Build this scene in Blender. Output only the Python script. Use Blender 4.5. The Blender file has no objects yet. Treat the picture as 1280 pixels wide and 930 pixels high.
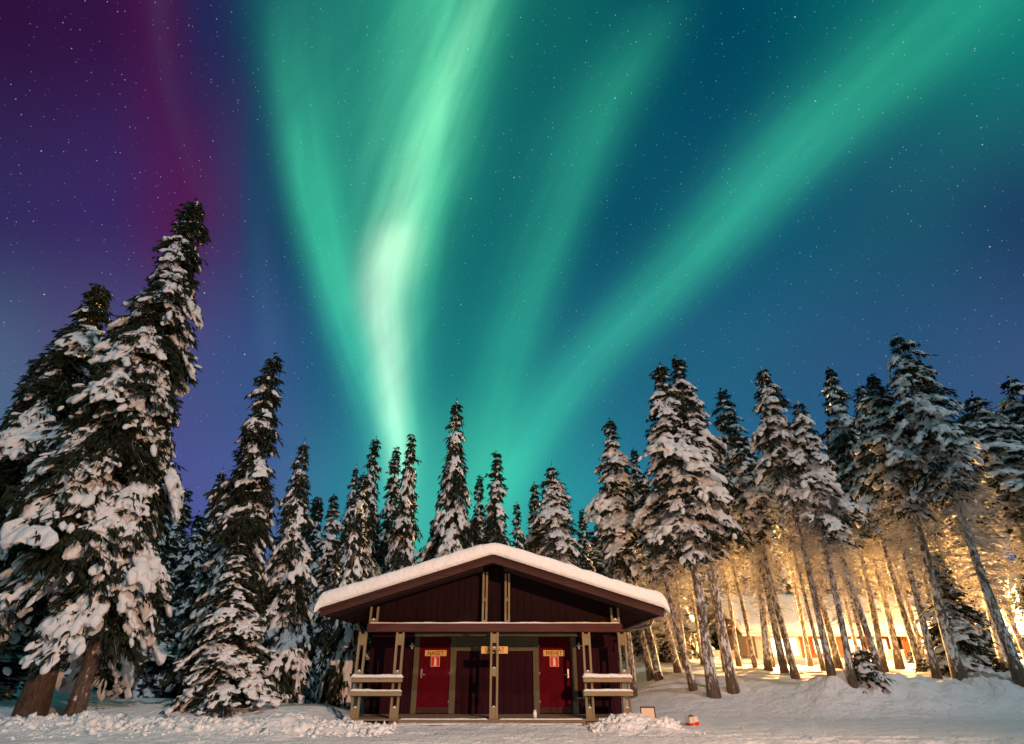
import bpy, bmesh, math, random
import numpy as np
from mathutils import Vector, Matrix

R = math.radians
# ------------------------------------------------------------------ camera
scene = bpy.context.scene
COL = scene.collection
CAM = Vector((0.0, 0.0, 1.3))
PITCH = 27.35
FPX = 706.0
cam_d = bpy.data.cameras.new('camera')
cam_d.sensor_width = 36.0
cam_d.lens = FPX / 1280.0 * 36.0
cam_d.clip_start = 0.1
cam_d.clip_end = 3000.0
cam = bpy.data.objects.new('camera', cam_d)
cam.location = CAM
cam.rotation_euler = (R(90 + PITCH), 0, 0)
COL.objects.link(cam)
scene.camera = cam

scene.view_settings.view_transform = 'Standard'
scene.view_settings.look = 'None'
scene.view_settings.exposure = 0.0
scene.view_settings.gamma = 1.0
scene.view_settings.use_curve_mapping = False
try:
    scene.cycles.use_denoising = True
    scene.cycles.denoiser = 'OPENIMAGEDENOISE'
    scene.cycles.max_bounces = 5
    scene.cycles.diffuse_bounces = 3
    scene.cycles.glossy_bounces = 2
    scene.cycles.sample_clamp_indirect = 6.0
except Exception:
    pass

# ------------------------------------------------------------------ node expressions
def lin(c):
    return tuple(((v / 255.0) / 12.92 if v / 255.0 <= 0.04045 else ((v / 255.0 + 0.055) / 1.055) ** 2.4) for v in c)

class X:
    """a float socket with arithmetic"""
    def __init__(s, nt, sock): s.nt, s.s = nt, sock
    def _m(s, op, *a):
        n = s.nt.nodes.new('ShaderNodeMath'); n.operation = op
        for i, v in enumerate(a):
            if isinstance(v, X): s.nt.links.new(v.s, n.inputs[i])
            else: n.inputs[i].default_value = float(v)
        return X(s.nt, n.outputs[0])
    def __add__(s, o): return s._m('ADD', s, o)
    __radd__ = __add__
    def __sub__(s, o): return s._m('SUBTRACT', s, o)
    def __rsub__(s, o): return s._m('SUBTRACT', o, s)
    def __mul__(s, o): return s._m('MULTIPLY', s, o)
    __rmul__ = __mul__
    def __truediv__(s, o): return s._m('DIVIDE', s, o)
    def max(s, o): return s._m('MAXIMUM', s, o)
    def min(s, o): return s._m('MINIMUM', s, o)
    def gt(s, o): return s._m('GREATER_THAN', s, o)
    def gauss(s):
        return s._m('EXPONENT', (s * s) * -1.0)
    def pow(s, e): return s._m('POWER', s, e)
    def smooth(s, a, b):
        n = s.nt.nodes.new('ShaderNodeMapRange'); n.interpolation_type = 'SMOOTHSTEP'
        s.nt.links.new(s.s, n.inputs[0])
        n.inputs[1].default_value = a; n.inputs[2].default_value = b
        n.inputs[3].default_value = 0; n.inputs[4].default_value = 1
        return X(s.nt, n.outputs[0])
    def curve(s, pts):
        """piecewise smooth curve through (x, y) points, all within 0..1"""
        n = s.nt.nodes.new('ShaderNodeFloatCurve')
        c = n.mapping.curves[0]
        n.mapping.use_clip = False; n.mapping.extend = 'HORIZONTAL'
        pts = sorted(pts)
        c.points[0].location = pts[0]; c.points[1].location = pts[-1]
        for p in pts[1:-1]: c.points.new(*p)
        n.mapping.update()
        s.nt.links.new(s.s, n.inputs['Value'])
        n.inputs['Factor'].default_value = 1.0
        return X(s.nt, n.outputs[0])
    def ramp(s, stops, interp='EASE'):
        n = s.nt.nodes.new('ShaderNodeValToRGB'); r = n.color_ramp; r.interpolation = interp
        r.elements[0].position = stops[0][0]; r.elements[0].color = (*stops[0][1], 1)
        r.elements[1].position = stops[-1][0]; r.elements[1].color = (*stops[-1][1], 1)
        for p, c in stops[1:-1]:
            e = r.elements.new(p); e.color = (*c, 1)
        s.nt.links.new(s.s, n.inputs[0])
        return n.outputs[0]

def mixcol(nt, fac, a, b, blend='MIX'):
    n = nt.nodes.new('ShaderNodeMix'); n.data_type = 'RGBA'; n.blend_type = blend
    n.clamp_factor = False
    f, A, B = n.inputs[0], n.inputs[6], n.inputs[7]
    for sock, v in ((f, fac), (A, a), (B, b)):
        if isinstance(v, X): nt.links.new(v.s, sock)
        elif isinstance(v, (int, float)): sock.default_value = v
        elif isinstance(v, tuple): sock.default_value = (*v, 1) if len(v) == 3 else v
        else: nt.links.new(v, sock)
    return n.outputs[2]

def noise_tex(nt, vec, scale, detail=3, rough=0.5, dim='3D'):
    n = nt.nodes.new('ShaderNodeTexNoise'); n.noise_dimensions = dim
    n.inputs['Scale'].default_value = scale; n.inputs['Detail'].default_value = detail
    n.inputs['Roughness'].default_value = rough
    if vec is not None: nt.links.new(vec, n.inputs['Vector'])
    return X(nt, n.outputs['Fac'])

# ------------------------------------------------------------------ night sky with aurora
SUN_EL, SUN_AZ = 40.0, 150.0      # moon-like key from behind the viewer, to the right
world = bpy.data.worlds.new('World')
scene.world = world
world.use_nodes = True
nt = world.node_tree
for n in list(nt.nodes): nt.nodes.remove(n)
tc = nt.nodes.new('ShaderNodeTexCoord')
gen = tc.outputs['Generated']
def dot3(v):
    n = nt.nodes.new('ShaderNodeVectorMath'); n.operation = 'DOT_PRODUCT'
    nt.links.new(gen, n.inputs[0]); n.inputs[1].default_value = v
    return X(nt, n.outputs['Value'])
cp, sp = math.cos(R(PITCH)), math.sin(R(PITCH))
f_ = dot3((0, cp, sp)); r_ = dot3((1, 0, 0)); u_ = dot3((0, -sp, cp))
fc = f_.max(0.12)
S = (r_ / fc) * (FPX / 1280.0) + 0.5          # a fixed patch of the sky dome, 0..1 across
T = 0.5 - (u_ / fc) * (FPX / 930.0)
front = f_.smooth(0.05, 0.45)
def comb(x, y, z=0.0):
    n = nt.nodes.new('ShaderNodeCombineXYZ')
    for i, v in enumerate((x, y, z)):
        if isinstance(v, X): nt.links.new(v.s, n.inputs[i])
        else: n.inputs[i].default_value = v
    return n.outputs[0]

wob = noise_tex(nt, comb(S * 1.0, T * 1.0), 3.0, 3, 0.55)
Sb = S + (wob - 0.5) * 0.05
def L8(l): return [(p, lin(c)) for p, c in l]
r0 = Sb.ramp(L8([(0, (46, 18, 62)), (.09, (50, 19, 66)), (.15, (66, 21, 72)), (.2, (34, 38, 84)), (.26, (12, 58, 88)),
                 (.4, (8, 92, 98)), (.55, (8, 92, 95)), (.7, (0, 70, 92)), (.85, (2, 92, 100)), (1, (8, 112, 110))]))
r1 = Sb.ramp(L8([(0, (50, 42, 92)), (.1, (56, 40, 96)), (.185, (80, 27, 82)), (.225, (62, 48, 96)), (.25, (30, 62, 98)),
                 (.3, (16, 70, 98)), (.45, (12, 98, 104)), (.6, (8, 78, 102)), (.75, (12, 78, 108)), (.9, (25, 76, 104)), (1, (28, 64, 98))]))
r2 = Sb.ramp(L8([(0, (76, 98, 132)), (.07, (80, 84, 126)), (.17, (70, 78, 130)), (.25, (54, 82, 132)), (.32, (30, 92, 126)),
                 (.45, (22, 116, 122)), (.6, (28, 100, 126)), (.7, (32, 92, 126)), (.85, (42, 84, 124)), (1, (54, 84, 126))]))
r3 = Sb.ramp(L8([(0, (74, 112, 142)), (.15, (78, 82, 148)), (.24, (74, 92, 150)), (.34, (46, 128, 150)), (.45, (56, 168, 158)),
                 (.55, (42, 146, 155)), (.65, (38, 112, 150)), (.8, (44, 102, 144)), (1, (52, 90, 134))]))
c01 = mixcol(nt, T.smooth(0.02, 0.30), r0, r1)
c12 = mixcol(nt, T.smooth(0.28, 0.52), c01, r2)
base = mixcol(nt, T.smooth(0.48, 0.70), c12, r3)
back = (gen, )
base = mixcol(nt, front, lin((30, 96, 106)), base)

# aurora curtains: centre line s(t), half widths (left / right), strength(t)
streak = noise_tex(nt, comb(S * 9.0 + T * 5.0, T * 0.9, 1.3), 1.6, 4, 0.6)
soft = noise_tex(nt, comb(S * 3.0, T * 3.0, 7.7), 1.5, 3, 0.5)
def band(center, wl, wr, strength, use_streak=0.4):
    c = T.curve(center); a = T.curve(wl); b = T.curve(wr)
    d = S - c
    side = d.gt(0.0)
    w = a + (b - a) * side
    g = (d / w.max(0.004)).gauss()
    k = T.curve(strength).max(0.0)
    ray_ = noise_tex(nt, comb(d * 34.0, T * 2.4, len(center) * 1.7 + center[0][1] * 9), 1.0, 3, 0.55)
    mod = 1.0 + (streak - 0.5) * use_streak + (soft - 0.5) * 0.6 + (ray_ - 0.5) * (1.9 * use_streak)
    return g * k * mod.max(0.0)
def P(l): return [(y / 930.0, x / 1280.0) for x, y in l]
def Wd(l): return [(y / 930.0, w / 1280.0) for w, y in l]
def K(l): return [(y / 930.0, k) for k, y in l]
A1 = band(P([(364, 0), (368, 100), (384, 240), (418, 370), (462, 490), (490, 570), (510, 680)]),
          Wd([(44, 0), (30, 120), (24, 260), (26, 450), (40, 600)]),
          Wd([(66, 0), (56, 150), (42, 300), (28, 450), (24, 600)]),
          K([(.26, 0), (.60, 130), (.98, 280), (.95, 430), (.7, 520), (.24, 620), (0, 700)]), .55)
A2 = band(P([(598, 0), (572, 70), (540, 150), (512, 230), (484, 330), (482, 400), (490, 480), (500, 550), (505, 680)]),
          Wd([(100, 0), (72, 150), (50, 250), (34, 330), (28, 420), (26, 550), (40, 680)]),
          Wd([(38, 0), (46, 100), (58, 200), (56, 330), (46, 420), (34, 520), (40, 680)]),
          K([(.80, 0), (.92, 100), (1.0, 200), (1.0, 330), (1.0, 430), (.92, 520), (.35, 620), (0, 720)]), .75)
A2c = band(P([(600, 0), (560, 85), (535, 160), (512, 230), (486, 315), (476, 370), (484, 440), (492, 520), (500, 570), (505, 680)]),
           Wd([(20, 0), (20, 150), (24, 250), (26, 330), (21, 420), (18, 520), (16, 680)]),
           Wd([(14, 0), (18, 150), (26, 250), (30, 320), (26, 380), (20, 450), (15, 520), (14, 680)]),
           K([(.05, 0), (.13, 100), (.17, 200), (.36, 270), (.95, 330), (.90, 400), (.85, 500), (.62, 560), (.2, 640), (0, 700)]), .35)
A2d = band(P([(560, 60), (548, 150), (548, 240), (540, 320), (524, 400), (512, 480), (508, 560)]),
           Wd([(26, 60), (34, 300), (24, 560)]), Wd([(10, 60), (12, 300), (14, 560)]),
           K([(.1, 60), (.30, 130), (.26, 240), (.22, 320), (.16, 400), (.08, 480), (0, 560)]), .9)
A3 = band(P([(500, 0), (480, 200), (470, 400), (500, 600), (505, 700)]),
          Wd([(120, 0), (90, 200), (50, 400), (30, 560)]),
          Wd([(170, 0), (140, 150), (110, 300), (80, 450), (70, 600)]),
          K([(.20, 0), (.16, 200), (.10, 400), (.10, 560), (.06, 680), (0, 720)]), .4)
A4 = band(P([(836, 0), (800, 60), (752, 140), (706, 250), (668, 350), (636, 450), (612, 540), (600, 640)]),
          Wd([(46, 0), (52, 150), (46, 300), (40, 450), (40, 620)]),
          Wd([(40, 0), (40, 150), (36, 300), (36, 450), (40, 620)]),
          K([(.08, 0), (.26, 60), (.42, 150), (.44, 300), (.44, 430), (.42, 540), (.2, 640), (0, 720)]), .5)
A5 = band(P([(1205, 0), (1120, 80), (1018, 172), (890, 302), (803, 388), (718, 476), (656, 570), (628, 640)]),
          Wd([(100, 0), (86, 100), (70, 200), (56, 320), (44, 450), (34, 600)]),
          Wd([(84, 0), (74, 100), (62, 200), (52, 320), (42, 450), (32, 600)]),
          K([(.42, 0), (.58, 100), (.66, 200), (.68, 320), (.66, 450), (.6, 560), (.3, 640), (0, 720)]), .4)
A6 = band(P([(1280, 40), (1190, 170), (1080, 290), (960, 400), (840, 520), (740, 640)]),
          Wd([(160, 40), (160, 640)]), Wd([(120, 40), (110, 640)]),
          K([(.05, 40), (.05, 200), (.03, 400), (.02, 640)]), .1)
A7 = band(P([(345, 0), (322, 250), (336, 420), (352, 560)]), Wd([(16, 0), (16, 560)]), Wd([(18, 0), (18, 560)]),
          K([(0, 0), (.015, 200), (.07, 380), (.05, 480), (0, 560)]), .2)
A8 = band(P([(196, 0), (206, 90), (236, 200), (270, 330), (300, 440)]), Wd([(12, 0), (12, 440)]), Wd([(16, 0), (16, 440)]),
          K([(.06, 0), (.035, 100), (.02, 200), (0, 330)]), .2)
gamp = (A1 + A2 + A2d + A3 + A4 + A5 + A6) * front
def vscale(col, k):
    n = nt.nodes.new('ShaderNodeVectorMath'); n.operation = 'SCALE'
    if isinstance(col, tuple): n.inputs[0].default_value = col
    else: nt.links.new(col, n.inputs[0])
    if isinstance(k, X): nt.links.new(k.s, n.inputs['Scale'])
    else: n.inputs['Scale'].default_value = k
    return n.outputs[0]
def vadd(a, b):
    n = nt.nodes.new('ShaderNodeVectorMath'); n.operation = 'ADD'
    nt.links.new(a, n.inputs[0]); nt.links.new(b, n.inputs[1])
    return n.outputs[0]
sky = vadd(base, vscale((0.034, 0.405, 0.180), gamp))
sky = vadd(sky, vscale((0.44, 0.42, 0.33), A2c * front))
sky = vadd(sky, vscale((0.09, 0.10, 0.06), (A2 * A2) * front))
sky = vadd(sky, vscale((0.10, 0.22, 0.30), (A7 + A8) * front))
# stars: the points of a cell texture that fall close to the unit sphere
def stars(scale, rad, gain, seed):
    n = nt.nodes.new('ShaderNodeTexVoronoi'); n.voronoi_dimensions = '3D'; n.feature = 'F1'
    m = nt.nodes.new('ShaderNodeVectorMath'); m.operation = 'ADD'
    nt.links.new(gen, m.inputs[0]); m.inputs[1].default_value = (seed, seed * .7, seed * 1.3)
    nt.links.new(m.outputs[0], n.inputs['Vector'])
    n.inputs['Scale'].default_value = scale
    d = X(nt, n.outputs['Distance'])
    sx = nt.nodes.new('ShaderNodeSeparateColor'); nt.links.new(n.outputs['Color'], sx.inputs[0])
    br = X(nt, sx.outputs[0]).pow(2.5) * 0.9 + 0.1
    return (d / (rad * scale)).gauss() * br * gain
st = stars(150.0, 0.00044, 0.9, 3.1) + stars(44.0, 0.00055, 1.8, 11.7)
fade = u_.smooth(-0.35, 0.1)
sky = vadd(sky, vscale((0.80, 0.90, 1.0), st * fade))
# a faint physically based night sky glow added to the aurora
nish = nt.nodes.new('ShaderNodeTexSky'); nish.sky_type = 'NISHITA'; nish.sun_disc = False
nish.sun_elevation = R(SUN_EL); nish.sun_rotation = R(SUN_AZ)
bg1 = nt.nodes.new('ShaderNodeBackground'); nt.links.new(sky, bg1.inputs[0]); bg1.inputs[1].default_value = 1.0
bg2 = nt.nodes.new('ShaderNodeBackground'); nt.links.new(nish.outputs[0], bg2.inputs[0]); bg2.inputs[1].default_value = 0.0004
ads = nt.nodes.new('ShaderNodeAddShader'); nt.links.new(bg1.outputs[0], ads.inputs[0]); nt.links.new(bg2.outputs[0], ads.inputs[1])
wout = nt.nodes.new('ShaderNodeOutputWorld'); nt.links.new(ads.outputs[0], wout.inputs[0])
try:
    world.cycles.sampling_method = 'MANUAL'; world.cycles.sample_map_resolution = 512
except Exception: pass

# ------------------------------------------------------------------ sun (moon strength) and the road lamp
sun_d = bpy.data.lights.new('moon_key', 'SUN'); sun_d.energy = 0.80; sun_d.angle = R(0.5); sun_d.color = (0.93, 0.95, 1.0)
sun = bpy.data.objects.new('moon_key', sun_d); COL.objects.link(sun)
# azimuth 0 = +Y, clockwise; light travels from the sun towards the scene
az = R(SUN_AZ); el = R(SUN_EL)
sdir = Vector((math.sin(az) * math.cos(el), math.cos(az) * math.cos(el), math.sin(el)))
sun.rotation_euler = sdir.to_track_quat('Z', 'Y').to_euler()
spot_d = bpy.data.lights.new('road_lamp', 'SPOT'); spot_d.energy = 13500; spot_d.color = (1.0, 0.53, 0.30)
spot_d.spot_size = R(118); spot_d.spot_blend = 0.9; spot_d.shadow_soft_size = 0.12
spot = bpy.data.objects.new('road_lamp', spot_d); COL.objects.link(spot)
spot.location = (7.0, 0.0, 6.2)
spot.rotation_euler = (Vector((7.0, 0.0, 6.2)) - Vector((-4.0, 18, 2.5))).to_track_quat('Z', 'Y').to_euler()

# ------------------------------------------------------------------ picture <-> place
def ray(px, py):
    a = (px - 640.0) / FPX; b = (465.0 - py) / FPX
    return Vector((a, cp - b * sp, sp + b * cp))
def at(px, py, Y):
    d = ray(px, py); k = Y / d.y
    return CAM + d * k
def zc(p):
    v = Vector(p) - CAM
    return v.y * cp + v.z * sp

# ------------------------------------------------------------------ terrain height
def _hash(ix, iy, seed):
    h = (ix.astype(np.int64) * 374761393 + iy.astype(np.int64) * 668265263 + seed * 1442695041) & 0x7fffffff
    h = ((h ^ (h >> 13)) * 1274126177) & 0x7fffffff
    return ((h ^ (h >> 16)) & 0xffff) / 65535.0
def vnoise(x, y, seed=0):
    x = np.asarray(x, float); y = np.asarray(y, float)
    ix = np.floor(x); iy = np.floor(y); fx = x - ix; fy = y - iy
    fx = fx * fx * (3 - 2 * fx); fy = fy * fy * (3 - 2 * fy)
    ix = ix.astype(np.int64); iy = iy.astype(np.int64)
    a = _hash(ix, iy, seed); b = _hash(ix + 1, iy, seed); c = _hash(ix, iy + 1, seed); d = _hash(ix + 1, iy + 1, seed)
    return (a + (b - a) * fx) * (1 - fy) + (c + (d - c) * fx) * fy
def fbm(x, y, f, seed, octv=4):
    s = 0; amp = 1; tot = 0
    for o in range(octv):
        s = s + amp * (vnoise(x * f, y * f, seed + o * 17) - 0.5); tot += amp; amp *= 0.5; f *= 2.03
    return s / tot
def sst(a, b, x):
    t = np.clip((x - a) / (b - a), 0, 1); return t * t * (3 - 2 * t)

def ground(x, y):
    x = np.asarray(x, float); y = np.asarray(y, float)
    z = np.full(np.broadcast(x, y).shape, -0.15)
    # road: slight ruts and trampling
    road = 1 - sst(15.5, 17.2, y)
    foot = sst(.60, .74, vnoise(x * 2.3 + 3 * vnoise(x, y, 5), y * 3.1, 81)) * sst(.35, .6, vnoise(x * .35, y * .5, 83))
    z = z - road * (0.05 * foot) + road * 0.05 * fbm(x * .10, y * 1.0, 1.6, 85, 3)
    z = z + road * (0.045 * fbm(x, y, 0.9, 3) + 0.03 * fbm(x * .25, y, 2.2, 9, 2))
    # snow field on the left, swelling in low drifts
    lf = 1 - sst(-6.2, -4.0, x)
    back = sst(16.8, 19.5, y)
    drift = 0.40 + 0.55 * fbm(x, y, 0.16, 21, 3) + 0.16 * fbm(x, y, .6, 23, 3)
    z = z + lf * back * drift
    # ploughed ridge along the road on the left, and the short heaps beside the hut
    rl = (1 - sst(-4.4, -2.9, x)) * np.exp(-((y - 16.3 - 0.5 * fbm(x, y * 0, .3, 31, 2)) / 0.75) ** 2)
    lump = 0.13 + 0.36 * fbm(x, y, 1.1, 33, 3) + 0.40 * np.abs(fbm(x, y, 2.6, 35, 3))
    z = z + rl * np.maximum(lump, 0.05)
    rr = sst(1.9, 2.7, x) * (1 - sst(3.7, 4.4, x)) * np.exp(-((y - 16.7) / 0.55) ** 2)
    z = z + rr * (0.20 + 0.40 * fbm(x, y, 1.4, 41, 3) + .34 * np.abs(fbm(x, y, 3.1, 43, 3)))
    # snow kicked and blown against the porch step
    z = z + sst(-3.6, -2.9, x) * (1 - sst(1.8, 2.4, x)) * np.exp(-((y - 17.3) / .32) ** 2) * np.maximum(0, .045 + .16 * fbm(x, y, 1.5, 87, 3))
    # rise to the wood on the right: a thrown-up bank at the road edge, then a gentle slope
    rt = sst(3.4, 7.5, x)
    edge = 19.3 + 0.9 * fbm(x, y * 0, 0.18, 51, 2)
    st_ = 6.5 - 3.2 * sst(7, 12, x)
    ramp_ = sst(0, 1, (y - edge) / st_)
    z = z + rt * (0.86 * ramp_)
    bank = sst(8.0, 11, x) * np.exp(-((y - edge - 2.4) / 1.15) ** 2)
    z = z + bank * (0.20 + 0.95 * fbm(x, y, .6, 53, 4) + .60 * np.abs(fbm(x, y, 1.7, 57, 3)))
    wood = rt * sst(20, 23, y)
    z = z + wood * (0.34 * fbm(x, y, .3, 61, 4) + .08 * fbm(x, y, 1.6, 63, 2))
    up = np.clip(y - 24, 0, 60)
    z = z + rt * up * 0.036 + (1 - rt) * np.clip(y - 30, 0, 60) * 0.01
    return z

def G(x, y): return float(ground(np.array([x]), np.array([y]))[0])
def hit(px, py, y0=14.0, y1=75.0):
    """where the line of sight through a point meets the terrain"""
    d = ray(px, py); prev = None
    for y in np.arange(y0, y1, 0.1):
        p = CAM + d * (y / d.y)
        if p.z <= G(p.x, p.y): return p
    return None

# ------------------------------------------------------------------ materials
MATS = {}
def new_mat(name):
    m = bpy.data.materials.new(name); m.use_nodes = True
    t = m.node_tree; b = t.nodes['Principled BSDF']
    MATS[name] = m
    return m, t, b
def set_in(b, **k):
    for n, v in k.items():
        n = n.replace('_', ' ')
        if n in b.inputs: b.inputs[n].default_value = v
def tcoord(t, kind='Object'):
    return t.nodes.new('ShaderNodeTexCoord').outputs[kind]
def geo_pos(t): return t.nodes.new('ShaderNodeNewGeometry').outputs['Position']
def bump(t, b, h, strength, dist):
    n = t.nodes.new('ShaderNodeBump'); n.inputs['Strength'].default_value = strength; n.inputs['Distance'].default_value = dist
    t.links.new(h.s, n.inputs['Height']); t.links.new(n.outputs[0], b.inputs['Normal'])

def snow_mat(name, col, scales, strength, dist, rough=0.75):
    m, t, b = new_mat(name)
    p = geo_pos(t)
    a = noise_tex(t, p, scales[0], 5, 0.6); c = noise_tex(t, p, scales[1], 3, 0.6)
    h = a * 1.0 + c * 0.35
    bump(t, b, h, strength, dist)
    colr = noise_tex(t, p, scales[0] * .3, 3).ramp([(0.3, tuple(v * .93 for v in col)), (0.7, col)], 'LINEAR')
    t.links.new(colr, b.inputs['Base Color'])
    set_in(b, Roughness=rough); b.inputs['Specular IOR Level'].default_value = 0.25
    return m
M_SNOW = snow_mat('fresh_snow', (0.86, 0.86, 0.88), (5.0, 30.0), 0.6, 0.10)
M_CROWN_SNOW = snow_mat('clinging_snow', (0.86, 0.85, 0.87), (6.0, 30.0), 0.55, 0.07)
M_GROUND = snow_mat('trodden_snow', (0.80, 0.80, 0.83), (1.6, 9.0), 0.75, 0.22)

def flat_mat(name, col, rough=0.7, var=0.25, scale=4.0, bumps=0.0, spec=0.3, metal=0.0, coord='Object'):
    m, t, b = new_mat(name)
    n = noise_tex(t, tcoord(t, coord), scale, 5, 0.6)
    cr = n.ramp([(0.25, tuple(v * (1 - var) for v in col)), (0.75, tuple(min(1, v * (1 + var)) for v in col))], 'LINEAR')
    t.links.new(cr, b.inputs['Base Color'])
    set_in(b, Roughness=rough, Metallic=metal); b.inputs['Specular IOR Level'].default_value = spec
    if bumps: bump(t, b, n, bumps, 0.02)
    return m
def wood_mat(name, col, axis, var=0.35, rough=0.75, grain=1.0):
    """weathered timber with grain running along one axis"""
    m, t, b = new_mat(name)
    mp = t.nodes.new('ShaderNodeMapping'); sc = [22.0, 22.0, 22.0]; sc['xyz'.index(axis)] = 1.1
    mp.inputs['Scale'].default_value = sc
    t.links.new(tcoord(t), mp.inputs['Vector'])
    n = noise_tex(t, mp.outputs[0], 1.2, 5, 0.65)
    blot = noise_tex(t, tcoord(t), 1.7, 3, 0.6)
    v = n * 0.7 + blot * 0.3
    cr = v.ramp([(0.25, tuple(x * (1 - var) for x in col)), (0.72, tuple(min(1, x * (1 + var)) for x in col))], 'LINEAR')
    t.links.new(cr, b.inputs['Base Color'])
    set_in(b, Roughness=rough); b.inputs['Specular IOR Level'].default_value = 0.08
    bump(t, b, n, 0.6 * grain, 0.012)
    return m
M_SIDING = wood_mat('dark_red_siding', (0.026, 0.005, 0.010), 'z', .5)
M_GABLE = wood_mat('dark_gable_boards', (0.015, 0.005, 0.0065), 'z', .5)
M_DOOR = None
M_TRIM = wood_mat('grey_green_trim', (0.115, 0.10, 0.062), 'z', .35)
M_TRIMX = wood_mat('grey_green_trim_flat', (0.115, 0.10, 0.062), 'x', .35)
M_POST = wood_mat('pale_weathered_posts', (0.25, 0.195, 0.115), 'z', .3)
M_RAIL = wood_mat('pale_weathered_rails', (0.27, 0.21, 0.125), 'x', .3)
M_FASCIA = wood_mat('brown_fascia', (0.055, 0.026, 0.023), 'x', .4)
M_BEAM = wood_mat('brown_beam', (0.082, 0.034, 0.029), 'x', .4)
M_SOFFIT = wood_mat('dark_soffit', (0.04, 0.022, 0.02), 'y', .4)
M_DECK = wood_mat('deck_boards', (0.20, 0.15, 0.10), 'x', .4)
M_SIGN = flat_mat('yellow_sign_board', (0.72, 0.40, 0.10), .5, .12, 9.0)
M_INK = flat_mat('black_lettering', (0.012, 0.010, 0.010), .6, .1)
M_REDSIGN = flat_mat('red_sign', (0.62, 0.02, 0.015), .45, .08)
M_CREAM = flat_mat('cream_symbol', (0.80, 0.66, 0.44), .5, .08)
M_PINKLINE = flat_mat('pale_pink_border', (0.80, 0.40, 0.36), .5, .05)
M_STEEL = flat_mat('brushed_steel', (0.62, 0.60, 0.58), .35, .1, 20, 0, .5, .9)
M_WHITEPAINT = flat_mat('white_paint', (0.78, 0.77, 0.74), .5, .06)
M_GUTTER = flat_mat('grey_gutter', (0.34, 0.29, 0.26), .45, .1)
# doors: painted red, diagonal board relief
m, t, b = new_mat('red_door_paint')
mp = t.nodes.new('ShaderNodeMapping'); mp.inputs['Rotation'].default_value = (0, R(-38), 0)
t.links.new(tcoord(t), mp.inputs['Vector'])
wv = t.nodes.new('ShaderNodeTexWave'); wv.wave_type = 'BANDS'; wv.bands_direction = 'X'; wv.inputs['Scale'].default_value = 5.2
wv.inputs['Distortion'].default_value = 0.25; t.links.new(mp.outputs[0], wv.inputs['Vector'])
nz = noise_tex(t, tcoord(t), 3.5, 5, .65)
t.links.new(nz.ramp([(0.25, (0.055, 0.001, 0.006)), (0.75, (0.135, 0.002, 0.010))], 'LINEAR'), b.inputs['Base Color'])
set_in(b, Roughness=.7); b.inputs['Specular IOR Level'].default_value = 0.08; bump(t, b, X(t, wv.outputs[1]).smooth(0.0, 0.25), .8, 0.012)
M_DOOR = m
# needles
m, t, b = new_mat('spruce_needles')
n = noise_tex(t, geo_pos(t), 2.2, 4, .7)
t.links.new(n.ramp([(0.25, (0.008, 0.012, 0.007)), (0.55, (0.021, 0.027, 0.014)), (0.85, (0.050, 0.050, 0.030))], 'LINEAR'), b.inputs['Base Color'])
set_in(b, Roughness=.7); b.inputs['Specular IOR Level'].default_value = 0.2
M_NEEDLE = m
# bark, with snow lying on whatever faces up and blown into the cracks
def bark_mat(name, col, frost):
    m, t, b = new_mat(name)
    g = t.nodes.new('ShaderNodeNewGeometry')
    mp = t.nodes.new('ShaderNodeMapping'); mp.inputs['Scale'].default_value = (7, 7, 2.4)
    t.links.new(tcoord(t), mp.inputs['Vector'])
    n = noise_tex(t, mp.outputs[0], 2.0, 6, .7)
    bark = n.ramp([(0.3, tuple(v * .35 for v in col)), (0.5, col), (0.75, tuple(min(1, v * 1.7) for v in col))], 'LINEAR')
    mp2 = t.nodes.new('ShaderNodeMapping'); mp2.inputs['Scale'].default_value = (3.2, 3.2, 1.5)
    t.links.new(tcoord(t), mp2.inputs['Vector'])
    fr = noise_tex(t, mp2.outputs[0], 2.3, 5, .7)
    sx = t.nodes.new('ShaderNodeSeparateXYZ'); t.links.new(g.outputs['Normal'], sx.inputs[0])
    up = X(t, sx.outputs[2])
    k = (fr + up * 0.55 + frost).smooth(0.52, 0.66)
    t.links.new(mixcol(t, k, bark, (0.82, 0.82, 0.84)), b.inputs['Base Color'])
    set_in(b, Roughness=.85); b.inputs['Specular IOR Level'].default_value = 0.15
    bump(t, b, n, 1.0, .07)
    return m
M_BARK = bark_mat('spruce_bark', (0.12, 0.08, 0.06), -0.05)
M_FROSTBARK = bark_mat('frosted_bark', (0.15, 0.11, 0.08), 0.055)
M_TWIG = bark_mat('frosted_twigs', (0.20, 0.15, 0.11), 0.16)
def let_light_through(m, k, col):
    t = m.node_tree; b = t.nodes['Principled BSDF']; out = t.nodes['Material Output']
    tr = t.nodes.new('ShaderNodeBsdfTranslucent'); tr.inputs[0].default_value = (*col, 1)
    mx = t.nodes.new('ShaderNodeMixShader'); mx.inputs[0].default_value = k
    t.links.new(b.outputs[0], mx.inputs[1]); t.links.new(tr.outputs[0], mx.inputs[2]); t.links.new(mx.outputs[0], out.inputs[0])
let_light_through(M_TWIG, .45, (0.85, 0.82, 0.80))
let_light_through(M_CROWN_SNOW, .12, (0.86, 0.85, 0.86))

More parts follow.
